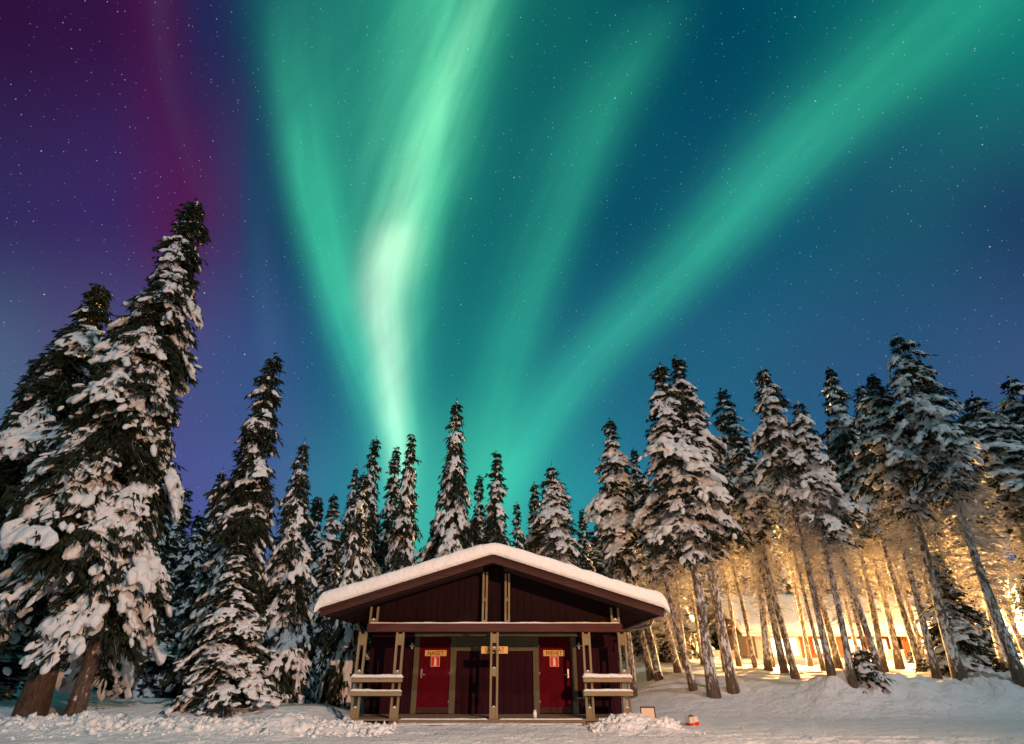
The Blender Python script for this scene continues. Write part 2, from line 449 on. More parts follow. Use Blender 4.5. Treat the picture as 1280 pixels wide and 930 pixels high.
def emit_mat(name, col, strength):
    m, t, b = new_mat(name)
    set_in(b, Roughness=.3); b.inputs['Base Color'].default_value = (0.1, 0.1, 0.1, 1)
    n = noise_tex(t, tcoord(t), 1.6, 2)
    t.links.new(n.ramp([(0.3, tuple(v * .75 for v in col)), (0.7, col)], 'LINEAR'), b.inputs['Emission Color'])
    b.inputs['Emission Strength'].default_value = strength
    return m
M_LITWIN = emit_mat('lit_window', (1.0, 0.72, 0.42), 4.0)
M_BULB = emit_mat('lamp_bulb', (1.0, 0.78, 0.42), 30.0)

# ------------------------------------------------------------------ mesh helpers
def link(o, parent=None):
    COL.objects.link(o)
    if parent is not None: o.parent = parent
    return o
def tag(o, label=None, cat=None, group=None, kind=None):
    if label: o['label'] = label
    if cat: o['category'] = cat
    if group: o['group'] = group
    if kind: o['kind'] = kind
    return o
def thing(name, label, cat, loc=(0, 0, 0), group=None):
    o = bpy.data.objects.new(name, None); o.empty_display_size = .3
    o.location = loc; COL.objects.link(o)
    return tag(o, label, cat, group)
class MB:
    """collects shapes into one bmesh"""
    def __init__(s): s.bm = bmesh.new(); s.mi = 0
    def box(s, x0, x1, y0, y1, z0, z1, bevel=0.0, M=None):
        r = bmesh.ops.create_cube(s.bm, size=1.0)
        vs = r['verts']
        for v in vs:
            v.co = Vector(((x0 + x1) / 2 + v.co.x * (x1 - x0), (y0 + y1) / 2 + v.co.y * (y1 - y0), (z0 + z1) / 2 + v.co.z * (z1 - z0)))
        fs = set(f for v in vs for f in v.link_faces)
        for f in fs: f.material_index = s.mi
        if bevel:
            es = set(e for v in vs for e in v.link_edges)
            rb = bmesh.ops.bevel(s.bm, geom=list(es), offset=bevel, segments=1, affect='EDGES', profile=.5)
            for f in rb['faces']: f.material_index = s.mi
            vs = list(set(v for f in rb['faces'] for v in f.verts) | set(v for v in vs if v.is_valid))
        if M is not None:
            for v in vs: v.co = M @ v.co
        return s
    def tube(s, pts, rads, n=8, cap=True):
        rings = []
        for i, p in enumerate(pts):
            p = Vector(p)
            d = (Vector(pts[min(i + 1, len(pts) - 1)]) - Vector(pts[max(i - 1, 0)])).normalized()
            a = d.cross(Vector((0, 0, 1)) if abs(d.z) < .9 else Vector((1, 0, 0))).normalized(); c = d.cross(a)
            r = rads[i] if hasattr(rads, '__len__') else rads
            rings.append([s.bm.verts.new(p + (a * math.cos(k * 2 * math.pi / n) + c * math.sin(k * 2 * math.pi / n)) * r) for k in range(n)])
        for a, b_ in zip(rings, rings[1:]):
            for k in range(n):
                f = s.bm.faces.new((a[k], a[(k + 1) % n], b_[(k + 1) % n], b_[k])); f.smooth = True; f.material_index = s.mi
        if cap:
            for rg in (rings[0], rings[-1]):
                f = s.bm.faces.new(rg); f.material_index = s.mi
        return s
    def prism(s, poly, y0, y1):
        """outline in the xz plane pushed through y"""
        a = [s.bm.verts.new((x, y0, z)) for x, z in poly]; b_ = [s.bm.verts.new((x, y1, z)) for x, z in poly]
        n = len(poly)
        for q in (s.bm.faces.new(a), s.bm.faces.new(b_[::-1])): q.material_index = s.mi
        for k in range(n):
            q = s.bm.faces.new((a[k], b_[k], b_[(k + 1) % n], a[(k + 1) % n])); q.material_index = s.mi
        return s
    def mesh(s, me):
        old = set(s.bm.faces); s.bm.from_mesh(me)
        for f in s.bm.faces:
            if f not in old: f.material_index = s.mi
        return s
    def mat(s, i): s.mi = i; return s
    def build(s, name, mats, parent=None, smooth=False):
        bmesh.ops.recalc_face_normals(s.bm, faces=s.bm.faces[:])
        me = bpy.data.meshes.new(name); s.bm.to_mesh(me); s.bm.free()
        for mm in (mats if isinstance(mats, (list, tuple)) else [mats]): me.materials.append(mm)
        if smooth: me.shade_smooth()
        return link(bpy.data.objects.new(name, me), parent)

def np_mesh(name, V, F, mats, matidx=None, smooth=True, nper=3):
    me = bpy.data.meshes.new(name)
    V = np.ascontiguousarray(V, np.float32); F = np.ascontiguousarray(F, np.int32)
    me.vertices.add(len(V)); me.vertices.foreach_set('co', V.ravel())
    me.loops.add(F.size); me.loops.foreach_set('vertex_index', F.ravel())
    me.polygons.add(len(F)); me.polygons.foreach_set('loop_start', np.arange(0, F.size, nper, dtype=np.int32))
    for mm in mats: me.materials.append(mm)
    if matidx is not None: me.polygons.foreach_set('material_index', np.ascontiguousarray(matidx, np.int32))
    if smooth: me.polygons.foreach_set('use_smooth', np.ones(len(F), bool))
    me.update(calc_edges=True); me.validate(verbose=False)
    return me

def text_mesh(body, height, width=None, depth=0.004):
    cu = bpy.data.curves.new('t', 'FONT'); cu.body = body; cu.size = 1.0; cu.extrude = 0.01
    cu.align_x = 'CENTER'; cu.align_y = 'CENTER'; cu.resolution_u = 3
    ob = bpy.data.objects.new('t', cu); COL.objects.link(ob)
    dg = bpy.context.evaluated_depsgraph_get()
    me = bpy.data.meshes.new_from_object(ob.evaluated_get(dg))
    xs = [v.co.x for v in me.vertices]; ys = [v.co.y for v in me.vertices]; zs = [v.co.z for v in me.vertices]
    cx, cy = (min(xs) + max(xs)) / 2, (min(ys) + max(ys)) / 2
    sy = height / (max(ys) - min(ys)); sx = (width / (max(xs) - min(xs))) if width else sy
    for v in me.vertices:
        x, y, z = v.co
        v.co = ((x - cx) * sx, -depth if z > 0 else 0.0, (y - cy) * sy)
    bpy.data.objects.remove(ob); bpy.data.curves.remove(cu)
    return me

# ------------------------------------------------------------------ ground sheet
def axis(fine0, fine1, step, lo, hi, grow):
    a = list(np.arange(fine0, fine1 + 1e-6, step))
    s = step; v = fine1
    while v < hi: s *= grow; v += s; a.append(v)
    s = step; v = fine0; pre = []
    while v > lo: s *= grow; v -= s; pre.append(v)
    return np.array(pre[::-1] + a)
gx = axis(-17, 18, 0.085, -500, 500, 1.06)
gy = axis(12.2, 25.5, 0.075, -80, 900, 1.045)
XX, YY = np.meshgrid(gx, gy)
ZZ = ground(XX, YY)
# fine crumbs only where the plough threw the snow
crumb = np.exp(-((YY - 16.4) / 0.9) ** 2) * np.clip((1 - sst(-4.2, -2.9, XX)) + sst(1.9, 2.7, XX) * (1 - sst(3.7, 4.5, XX)), 0, 1)
ZZ = ZZ + crumb * (0.34 * np.abs(fbm(XX, YY, 3.4, 71, 4)) + .22 * np.abs(fbm(XX + .4 * fbm(XX, YY, 2, 5), YY, 1.7, 73, 2))) + 0.012 * fbm(XX, YY, 5.5, 77, 2)
ny, nx = XX.shape
V = np.stack([XX.ravel(), YY.ravel(), ZZ.ravel()], 1)
idx = np.arange(ny * nx).reshape(ny, nx)
F = np.stack([idx[:-1, :-1].ravel(), idx[:-1, 1:].ravel(), idx[1:, 1:].ravel(), idx[1:, :-1].ravel()], 1)
gm = np_mesh('snow_ground', V, F, [M_GROUND], None, True, 4)
tag(link(bpy.data.objects.new('snow_ground', gm)), 'snow covered ground rising to the wood', None, None, 'structure')

# ------------------------------------------------------------------ snow lumps (template spheres)
def ico(sub):
    bm = bmesh.new(); bmesh.ops.create_icosphere(bm, subdivisions=sub, radius=1.0)
    v = np.array([p.co[:] for p in bm.verts]); f = np.array([[q.index for q in p.verts] for p in bm.faces]); bm.free()
    return v, f
ICO = {1: ico(1), 2: ico(2), 3: ico(3)}
def lump_variants(sub, n, amp, seed, flat=0.5):
    v, f = ICO[sub]; rng = np.random.default_rng(seed); out = []
    for k in range(n):
        r = np.ones(len(v))
        for o in range(5):
            w = rng.normal(size=3); w /= np.linalg.norm(w); fr = rng.uniform(1.5, 6.5)
            r += amp * np.sin(v @ w * fr + rng.uniform(0, 6.28)) / (0.8 + 0.35 * fr)
        q = v * r[:, None]
        q[:, 2] = np.where(q[:, 2] < 0, q[:, 2] * flat, q[:, 2])
        out.append(q)
    return np.array(out), f
LUMPS = {3: lump_variants(1, 20, .55, 7, 1.0), 1: lump_variants(1, 14, .26, 5), 2: lump_variants(2, 20, .46, 6)}
def lumps_mesh(P0, AX, AY, AZ, sub, seed):
    """P0 centres (n,3); AX AY AZ scaled axes (n,3)"""
    var, f = LUMPS[sub]; rng = np.random.default_rng(seed)
    pick = var[rng.integers(0, len(var), len(P0))]                      # n,m,3
    V = P0[:, None, :] + pick[:, :, 0:1] * AX[:, None, :] + pick[:, :, 1:2] * AY[:, None, :] + pick[:, :, 2:3] * AZ[:, None, :]
    m = var.shape[1]
    F = f[None] + (np.arange(len(P0)) * m)[:, None, None]
    return V.reshape(-1, 3), F.reshape(-1, 3)

# ploughed clods along the ridge and the heap: loose crumbs nobody could count
def clods(name, spots, label, seed):
    rng = np.random.default_rng(seed); P0 = []; A = []; B = []; C_ = []
    for (x0, x1, yc, sd, n, smin, smax) in spots:
        for i in range(n):
            x = rng.uniform(x0, x1); y = yc + rng.normal() * sd
            s = smin + (smax - smin) * rng.random() ** 2.2
            P0.append((x, y, G(x, y) + s * .05))
            q = Matrix.Rotation(rng.uniform(0, 6.28), 3, Vector(rng.normal(size=3)).normalized())
            A.append(q.col[0] * s * rng.uniform(.8, 1.5)); B.append(q.col[1] * s); C_.append(q.col[2] * s * rng.uniform(.7, 1.1))
    V, F = lumps_mesh(np.array(P0), np.array([a[:] for a in A]), np.array([a[:] for a in B]), np.array([a[:] for a in C_]), 3, seed)
    me = np_mesh(name, V, F, [M_SNOW])
    return tag(link(bpy.data.objects.new(name, me)), label, None, None, 'stuff')
clods('ploughed_snow', [(-16, -2.9, 16.2, .38, 3800, .015, .10), (-16, -2.9, 15.4, .4, 360, .015, .06)],
      'ridge of broken snow clods thrown up by the plough along the road left of the hut', 3)
clods('shovelled_snow', [(2.0, 4.15, 16.6, .30, 900, .015, .10), (2.4, 4.6, 16.0, .3, 90, .015, .05)],
      'heap of shovelled snow clods in front of the right railing of the hut', 4)

def merge_snow(me, voxel):
    """melt overlapping lumps into continuous pads of snow"""
    ob = bpy.data.objects.new('pads', me); COL.objects.link(ob)
    r = ob.modifiers.new('r', 'REMESH'); r.mode = 'VOXEL'; r.voxel_size = voxel; r.use_smooth_shade = True
    sm = ob.modifiers.new('s', 'SMOOTH'); sm.factor = .5; sm.iterations = 2
    dg = bpy.context.evaluated_depsgraph_get()
    new = bpy.data.meshes.new_from_object(ob.evaluated_get(dg))
    new.materials.clear(); new.materials.append(M_CROWN_SNOW)
    bpy.data.objects.remove(ob); bpy.data.meshes.remove(me)
    return new

# ------------------------------------------------------------------ spruces
def unit(v): return v / max(1e-9, float(np.linalg.norm(v)))
def spruce_meshes(key, H, Rm, cb, seed, kind='full', sub=1, snow=1.0, top_bare=.14, dead=0, trunk_r=None, dens=1.0, pillow=.15, voxel=.045):
    """three meshes of a snow-laden spruce of height H, largest crown radius Rm, crown starting at cb*H"""
    rng = np.random.default_rng(seed); rnd = random.Random(seed)
    tr = trunk_r or (0.016 * H + .02)
    # trunk
    tb = MB(); npt = 14; ph = rng.uniform(0, 6.28)
    wob = lambda z: np.array([math.sin(z * .55 + ph) * .05, math.cos(z * .43 + ph) * .05, 0.0]) * min(1, z / 3)
    pts = []; rads = []
    for i in range(npt):
        t_ = i / (npt - 1); z = -0.35 + t_ * (H + .35 - .05)
        pts.append(np.array([0, 0, z]) + wob(max(z, 0))); r = tr * (1 - t_) ** .85 + .012
        if i == 0: r *= 1.35
        if i == 1: r *= 1.08
        rads.append(r)
    tb.tube(pts, rads, 10)
    TV = []; TW = []; TD = []; TL = []                   # needle blades: root, half width vec, direction, length
    SP = []; SX = []; SY = []; SZ = []                   # snow lumps
    wood_pts = []
    up = np.array([0, 0, 1.0])
    z0 = cb * H
    z = z0
    lowf = rng.uniform(0, 6.28, 6)
    def lobes(a, z):
        return 1 + .16 * math.sin(a * 2 + z * 1.3 + lowf[0]) + .15 * math.sin(a * 3 - z * 2.1 + lowf[1]) + .13 * math.sin(z * 3.4 + lowf[2]) + .10 * math.sin(z * 6.1 + lowf[3])
    while z < H - .12:
        t_ = (z - z0) / (H - z0)
        if kind == 'high':
            pr = (1 - t_) ** .80 * (0.20 + .80 * min(1, (t_ + .02) / .42))
        elif kind == 'narrow':
            pr = (1 - t_) ** .70 * (0.62 + .38 * min(1, (t_ + .05) / .2))
        else:
            pr = (1 - t_) ** .88 * (0.72 + .28 * min(1, (t_ + .04) / .15))
        Lz = Rm * pr + .10
        nb = max(4, int(round((5.2 + 2.6 * rnd.random()) * dens * (0.75 + .35 * pr))))
        a0 = rng.uniform(0, 6.28)
        for k in range(nb):
            a = a0 + k * 2 * math.pi / nb + rng.normal() * .28
            L = Lz * lobes(a, z) * (rng.uniform(.62, 1.18) if kind != 'high' else rng.uniform(.38, 1.3))
            if L < .12: L = .12
            if kind == 'high' and rng.random() < .42 * max(0, 1 - t_ / .45): continue
            zz = z + rng.normal() * .07
            hd = np.array([math.cos(a), math.sin(a), 0.0]); pp = np.array([-math.sin(a), math.cos(a), 0.0])
            if t_ > .86: sl, cv = .35, -.55
            elif kind == 'high': sl, cv = .02 - .18 * (1 - t_), -.42
            else: sl, cv = -.12 - .30 * (1 - t_), -.52
            sl += rng.normal() * .10
            org = np.array([0, 0, zz]) + wob(zz)
            c_ = lambda s: org + hd * (L * s * (1 - .12 * s)) + up * (L * (sl * s + cv * s * s))
            heavy = rng.random() < pillow and t_ < .88
            patch = .6 * math.sin(2 * a + 1.5 * z + lowf[4]) + .5 * math.sin(3 * a - 2.6 * z + lowf[5])
            snowy = patch + rng.normal() * .42 > (-.05 if t_ < 1 - top_bare else .35) - (snow - .8) * 1.6
            # twigs: main axis plus side fingers that fan out and droop
            tw = [(c_(0.12), c_(1.0), L)]
            ns = 2 + int(L > .5) * 2 + int(L > 1.0) * 2 + int(L > 1.7) * 2
            for q in range(ns):
                s = .30 + .62 * (q + .5 * rnd.random()) / ns
                sd = 1 if q % 2 else -1
                p = c_(s); ln = L * (.46 - .2 * s) * rng.uniform(.7, 1.25) + .08
                d = hd * .62 + pp * sd * .72 + up * (-.38 + sl * .5 + rng.normal() * .12)
                tw.append((p, p + unit(d) * ln, ln))
            if L > .5:
                wood_pts.append((c_(0), c_(.5), c_(1.0), .010 + .010 * L))
            for (pa, pb, ln) in tw:
                ax = pb - pa; axn = unit(ax); sdv = unit(np.cross(axn, up))
                m = max(5, int(ln * 24 * dens))
                ss = rng.uniform(.0, 1.05, m)
                roots = pa[None] + ax[None] * ss[:, None] + sdv[None] * (rng.normal(size=m) * .05)[:, None]
                # hanging sprays, a few sideways along the twig
                dd = axn[None] * rng.uniform(.15, 1.0, m)[:, None] + sdv[None] * (rng.normal(size=m) * .6)[:, None] - up[None] * rng.uniform(.1, 1.1, m)[:, None]
                dd /= np.linalg.norm(dd, axis=1)[:, None]
                wd = np.cross(dd, rng.normal(size=(m, 3))); wd /= np.linalg.norm(wd, axis=1)[:, None] + 1e-9
                TV.append(roots); TD.append(dd); TL.append(rng.uniform(.14, .42, m) * (0.75 + .25 * min(1.4, L))); TW.append(wd * rng.uniform(.022, .055, m)[:, None])
                if snowy and rng.random() < .45:
                    zax = unit(np.cross(sdv, axn)); zax = zax if zax[2] > 0 else -zax
                    wb = (.045 + .035 * min(1.6, L)) * (.7 if t_ > 1 - top_bare else 1.0)
                    for j in range(1 + int(ln > .4) + int(ln > .8)):
                        w_ = wb * rng.uniform(.6, 1.3)
                        SP.append(pa + ax * rng.uniform(.35, 1.05) + zax * w_ * .3); SX.append(axn * w_ * rng.uniform(1.1, 2.2)); SY.append(sdv * w_); SZ.append(zax * w_ * .75)
            # the pad of snow that rides on the whole bough: many small merging lumps on its drooping fan
            w0 = (.062 + .043 * min(2.4, L)) * (1.25 if heavy else 1.0)
            if snowy and t_ <= 1 - top_bare * .6:
                hw = L * (.26 if heavy else .19)
                n_ = int(min(60, 2 + 2.5 * (L * .72) * (2 * hw) / (w0 * w0 * 2.2))) + int(heavy) * 3
                sv = rng.uniform(.30 if heavy else .40, 1.06, n_); vv = np.clip(rng.normal(size=n_), -1.7, 1.7) * hw * (.35 + .65 * sv)
                for s, v in zip(sv, vv):
                    w_ = w0 * rng.uniform(.45, 1.4)
                    p = c_(s) + pp * v - up * (.42 * abs(v) * (1.1 - .3 * t_)) + up * w_ * (.35 + (.5 * rng.random() if heavy else 0))
                    tx = unit(c_(min(1, s + .1)) - c_(s - .1)); ty = unit(pp - up * (.42 * np.sign(v))); tz = unit(np.cross(tx, ty)); tz = tz if tz[2] > 0 else -tz
                    SP.append(p); SX.append(tx * w_ * rng.uniform(.9, 1.55)); SY.append(ty * w_ * rng.uniform(.85, 1.2)); SZ.append(tz * w_ * rng.uniform(.65, .95))
            elif not snowy and L > .35:
                for j in range(2):
                    w_ = .05 * rng.uniform(.6, 1.4); p = c_(rng.uniform(.35, 1)) + pp * rng.normal() * .1 * L
                    SP.append(p + up * w_ * .4); SX.append(hd * w_ * 1.6); SY.append(pp * w_); SZ.append(up * w_ * .7)
        z += (0.24 + .16 * rnd.random()) * (0.72 + .28 * pr) / (dens ** .5)
    # leader
    SP.append(np.array([0, 0, H - .2]) + wob(H)); SX.append(np.array([.07, 0, 0])); SY.append(np.array([0, .07, 0])); SZ.append(np.array([0, 0, .16]))
    m = 26
    TV.append(np.array([0, 0, 1.0]) * rng.uniform(H - .9, H, m)[:, None] + wob(H)); d = rng.normal(size=(m, 3)); d[:, 2] = np.abs(d[:, 2]) + .3
    d /= np.linalg.norm(d, axis=1)[:, None]; TD.append(d); TL.append(rng.uniform(.1, .22, m)); w = np.cross(d, up); TW.append(w * .04)
    TV, TD, TW = np.concatenate(TV), np.concatenate(TD), np.concatenate(TW); TL = np.concatenate(TL)
    n = len(TV)
    tip = TV + TD * TL[:, None]; mid = TV + TD * (TL * .45)[:, None]
    # a blade: root, two mid shoulders, tip -> 2 triangles
    Vn = np.stack([TV, mid - TW, tip, mid + TW], 1).reshape(-1, 3)
    o = (np.arange(n) * 4)[:, None]
    Fn = np.concatenate([o + np.array([[0, 1, 2]]), o + np.array([[0, 2, 3]])])
    mi = np.zeros(len(Fn), int)
    # branch wood
    Vw = []; Fw = []
    c3 = [(1, 0), (-.5, .87), (-.5, -.87)]
    base = len(Vn)
    for (a, b_, c, r) in wood_pts:
        k0 = base + len(Vw)
        for p, rr in ((a, r), (b_, r * .7), (c, r * .25)):
            for (u, v) in c3: Vw.append(p + np.array([v * rr * .7, u * rr * .7, v * rr]))
        for g in (0, 3):
            for k in range(3):
                Fw.append((k0 + g + k, k0 + g + (k + 1) % 3, k0 + g + 3 + (k + 1) % 3)); Fw.append((k0 + g + k, k0 + g + 3 + (k + 1) % 3, k0 + g + 3 + k))
    if Vw:
        Vn = np.concatenate([Vn, np.array(Vw)]); Fn = np.concatenate([Fn, np.array(Fw)]); mi = np.concatenate([mi, np.ones(len(Fw), int)])
    crown = np_mesh(key + '_crown', Vn, Fn, [M_NEEDLE, M_FROSTBARK if kind == 'high' else M_BARK], mi, smooth=False)
    # dead frosted lower limbs
    deadm = None
    if dead:
        Vd = []; Fd = []
        def seg(path, r0, r1):
            k0 = len(Vd); n_ = len(path)
            for i, p in enumerate(path):
                rr = r0 + (r1 - r0) * i / (n_ - 1)
                for (u, v) in c3: Vd.append(np.array(p) + np.array([v * rr * .7, u * rr * .7, v * rr]))
            for i in range(n_ - 1):
                g = k0 + i * 3
                for k in range(3):
                    Fd.append((g + k, g + (k + 1) % 3, g + 3 + (k + 1) % 3)); Fd.append((g + k, g + 3 + (k + 1) % 3, g + 3 + k))
        for i in range(dead):
            q = rng.random() ** .62; zz = H * (.16 + (cb + .30 - .16) * q); a = rng.uniform(0, 6.28)
            L = Rm * rng.uniform(.35, 1.15) * (.45 + .65 * q) * min(1, (1 - zz / H) / (1 - cb)) ** 1.3
            hd = np.array([math.cos(a), math.sin(a), 0]); pp = np.array([-hd[1], hd[0], 0])
            sl = rng.normal() * .22 - .12; cvv = rng.uniform(-.45, .12); bend = rng.normal() * .12
            f = lambda s: np.array([0, 0, zz]) + wob(zz) + hd * L * s + up * L * (sl * s + cvv * s * s) + pp * L * bend * s * s
            seg([f(s) for s in (0, .3, .6, 1.0)], .013 + .011 * L, .005)
            for j in range(int(rng.integers(0, 2 + int(5 * q)))):
                s = rng.uniform(.3, 1.0); w_ = rng.uniform(.03, .085) * (.6 + .6 * q); tx = unit(f(min(1, s + .1)) - f(s - .1))
                SP.append(f(s) + up * w_ * .45 + pp * rng.normal() * .05); SX.append(tx * w_ * rng.uniform(1.2, 2.4)); SY.append(pp * w_); SZ.append(up * w_ * .75)
            for j in range(int(rng.integers(3, 5 + int(9 * q)))):
                s = rng.uniform(.25, 1); p = f(s); sd = rng.choice((-1, 1)); ln = L * rng.uniform(.12, .42)
                d = hd * rng.uniform(.2, .8) + pp * sd * rng.uniform(.3, .8) + up * rng.uniform(-.8, .15)
                e = p + unit(d) * ln; mm = (p + e) / 2 + up * ln * .06
                seg([p, mm, e + up * (-.12 * ln)], .009, .004)
                for _ in range(int(rng.integers(0, 3))):
                    s2 = rng.uniform(.3, 1); p2 = p + (e - p) * s2
                    d2 = unit(d) * .5 + rng.normal(size=3) * .5 - up * .3
                    seg([p2, p2 + unit(d2) * ln * .45], .007, .003)
        deadm = np_mesh(key + '_dead', np.array(Vd), np.array(Fd), [M_TWIG], None, smooth=False)
    Vs, Fs = lumps_mesh(np.array(SP), np.array(SX), np.array(SY), np.array(SZ), sub, seed + 1)
    snowm = merge_snow(np_mesh(key + '_snow', Vs, Fs, [M_CROWN_SNOW]), voxel)
    bmesh.ops.recalc_face_normals(tb.bm, faces=tb.bm.faces[:])
    tm = bpy.data.meshes.new(key + '_trunk'); tb.bm.to_mesh(tm); tb.bm.free(); tm.materials.append(M_FROSTBARK if kind == 'high' else M_BARK)
    return dict(H=H, R=Rm, tr=tr, trunk=tm, crown=crown, snow=snowm, dead=deadm)

PROTO = {}
def proto(key, *a, **k): PROTO[key] = spruce_meshes(key, *a, **k)
proto('full_a', 11, 1.75, .07, 11, 'full', 1, 1.0)
proto('full_b', 11, 1.55, .10, 12, 'full', 1, 1.0, pillow=.3)
proto('full_c', 11, 1.7, .05, 13, 'full', 1, .9)
proto('narrow_a', 13, 1.25, .07, 21, 'narrow', 1, .95)
proto('narrow_b', 13, 1.15, .10, 22, 'narrow', 1, .85)
proto('small_a', 5, 1.25, .05, 26, 'full', 1, 1.0, pillow=.35)
proto('high_a', 14, 1.75, .48, 31, 'high', 1, 1.15, dead=560, trunk_r=.20, pillow=.34)
proto('high_b', 14, 1.6, .50, 32, 'high', 1, 1.1, dead=560, trunk_r=.19, pillow=.3)
proto('high_c', 14, 1.9, .46, 33, 'high', 1, 1.15, dead=560, trunk_r=.20, pillow=.4)
proto('high_d', 12, 1.3, .52, 34, 'high', 1, 1.1, dead=560, trunk_r=.16, pillow=.25)
proto('high_e', 14, 1.9, .36, 35, 'high', 1, 1.15, dead=150, trunk_r=.20, pillow=.4)
proto('sapling', 1.8, .62, .03, 36, 'full', 1, 1.0, trunk_r=.03)

USED = {}
NAMES = {'sapling': 'spruce_sapling', 'small': 'snowy_spruce'}
def place_tree(key, loc, H, Rm, lean_x, rot, label, group=None, trunk_r=None):
    pr = PROTO[key]
    o = thing(NAMES.get(key, 'snowy_spruce'), label, 'tree', loc, group)
    sx = Rm / pr['R']; sz = math.hypot(H, lean_x) / pr['H']
    o.scale = (sx, sx, sz)
    M = Matrix.Rotation(math.atan2(lean_x, H), 4, 'Y') @ Matrix.Rotation(rot, 4, 'Z')
    o.rotation_euler = M.to_euler()
    for nm, mk in (('trunk', 'trunk'), ('crown', 'crown'), ('snow_load', 'snow'), ('bare_branches', 'dead')):
        if pr[mk] is not None:
            c = link(bpy.data.objects.new(nm, pr[mk]), o)
            if nm == 'snow_load': c['kind'] = 'stuff'
            if nm == 'trunk' and trunk_r: c.scale = (trunk_r / pr['tr'] / sx,) * 2 + (1,)
    return o
rot_rng = random.Random(8)
def tree(key, tipx, tipy, basex, basey, Y, rpx, label, group=None, rot=None, tpx=None):
    """tip and foot as seen in the photograph; Y the distance when the foot is hidden"""
    if basex is not None and basey is not None:
        b_ = hit(basex, basey)
        if b_ is None or (Y and abs(b_.y - Y) > 6):
            p = at(basex, basey, Y); b_ = Vector((p.x, Y, G(p.x, Y)))
        print('TREE', label[:40], 'foot', tuple(round(v, 1) for v in b_))
    else:
        tp = at(tipx, tipy, Y)
        x = tp.x if basex is None else at(basex, 870, Y).x
        b_ = Vector((x, Y, G(x, Y)))
    tp = at(tipx, tipy, b_.y)
    H = tp.z - b_.z; lean = tp.x - b_.x
    lim = .14 * H
    lean = max(-lim, min(lim, lean))
    mid = Vector((b_.x + lean * .4, b_.y, b_.z + H * .4))
    Rm = rpx * zc(mid) / FPX
    return place_tree(key, b_, H, Rm, lean, rot if rot is not None else rot_rng.uniform(0, 6.28), label, group,
                      trunk_r=(tpx or (9.5 if key.startswith('high') else 11)) * .46 * zc(b_) / FPX if key != 'sapling' else None)

# --- the great leaning spruces at the left, each grown for itself
def hero(key, tipx, tipy, basex, basey, Y, rpx, cb, seed, kind, label, **k):
    if basey is not None:
        b_ = hit(basex, basey)
        if b_ is None or abs(b_.y - Y) > 4:
            p = at(basex, basey, Y); b_ = Vector((p.x, Y, G(p.x, Y)))
    else:
        p = at(basex, 890, Y); b_ = Vector((p.x, Y, G(p.x, Y)))
    tp = at(tipx, tipy, b_.y); H = tp.z - b_.z; lean = tp.x - b_.x
    Rm = rpx * zc((b_.x + lean * .4, b_.y, b_.z + H * .4)) / FPX
    print('HERO', key, tuple(round(v, 1) for v in b_), 'H', round(H, 1), 'lean', round(lean, 2), 'R', round(Rm, 2))
    proto(key, H, Rm, cb, seed, kind, **k)
    NAMES[key] = 'snowy_spruce'
    return place_tree(key, b_, H, Rm, lean, 0.0, label, None)
LG = 'snow laden spruces left of the hut'
hero('hero_tall', 248, 250, 36, 897, 18.5, 74, .24, 101, 'narrow', 'tallest leaning spruce at left with orange lit snow pads and thick brown trunk', sub=1, voxel=.036, trunk_r=.33, pillow=.35, dens=1.3, snow=.74)['group'] = LG
hero('hero_left', 128, 356, -75, None, 19.5, 82, .24, 102, 'narrow', 'second tallest dark spruce leaning in from the left edge of the picture', sub=1, pillow=.2, dens=1.25, snow=.56)['group'] = LG
hero('hero_front', 214, 500, 92, 896, 18.2, 60, .27, 103, 'full', 'low spruce with huge rounded snow pads in front of the tallest spruce', sub=1, voxel=.036, pillow=.5, dens=1.15, trunk_r=.22, snow=.72)['group'] = LG
hero('hero_spire', 345, 441, 262, 876, 23.5, 42, .12, 104, 'narrow', 'tall slim spire spruce midway between the tallest spruce and the hut', sub=1, pillow=.2, dens=1.25, snow=.74)['group'] = LG

LW = 'forest trees left of the hut'
tree('narrow_b', -2, 450, -70, None, 27, 34, 'dark spruce cut off by the left picture edge, behind the two tallest', LW)
tree('full_c', 222, 588, None, None, 31, 38, 'teal shaded spruce whose tip shows right of the tallest spruce', LW)
tree('full_a', 278, 586, 228, None, 30, 36, 'shaded spruce just left of the slim spire spruce', LW)
tree('full_b', 296, 668, 281, 884, 22, 52, 'short broad spruce with hanging white boughs and bare grey trunk before the slim spire', LW)
tree('full_a', 380, 550, 343, 876, 24, 44, 'pointed spruce with white boughs between the slim spire and the hut', LW)
tree('narrow_a', 417, 618, 395, None, 27, 26, 'slender spruce close behind the pointed one, beside the hut eave', LW)
tree('narrow_b', 400, 624, None, None, 38, 20, 'thin distant spruce tip above the left forest, beside the pointed spruce', LW)
tree('small_a', 446, 632, 430, None, 21.3, 34, 'round topped spruce glowing with warm lit snow at the left roof edge', LW)
tree('full_a', 250, 640, 214, None, 27, 40, 'low teal spruce under the shaded spruce tip at left', LW)
tree('full_c', 420, 690, 404, 872, 22.5, 24, 'small dim spruce beside the left railing under the hut eave', LW)
tree('narrow_a', 20, 690, -30, None, 22.5, 60, 'dark low spruce filling the bottom left corner behind the leaning trunks', LW)
tree('full_b', 200, 700, 178, None, 26, 44, 'low spruce in shade right of the huge snow pads', LW)

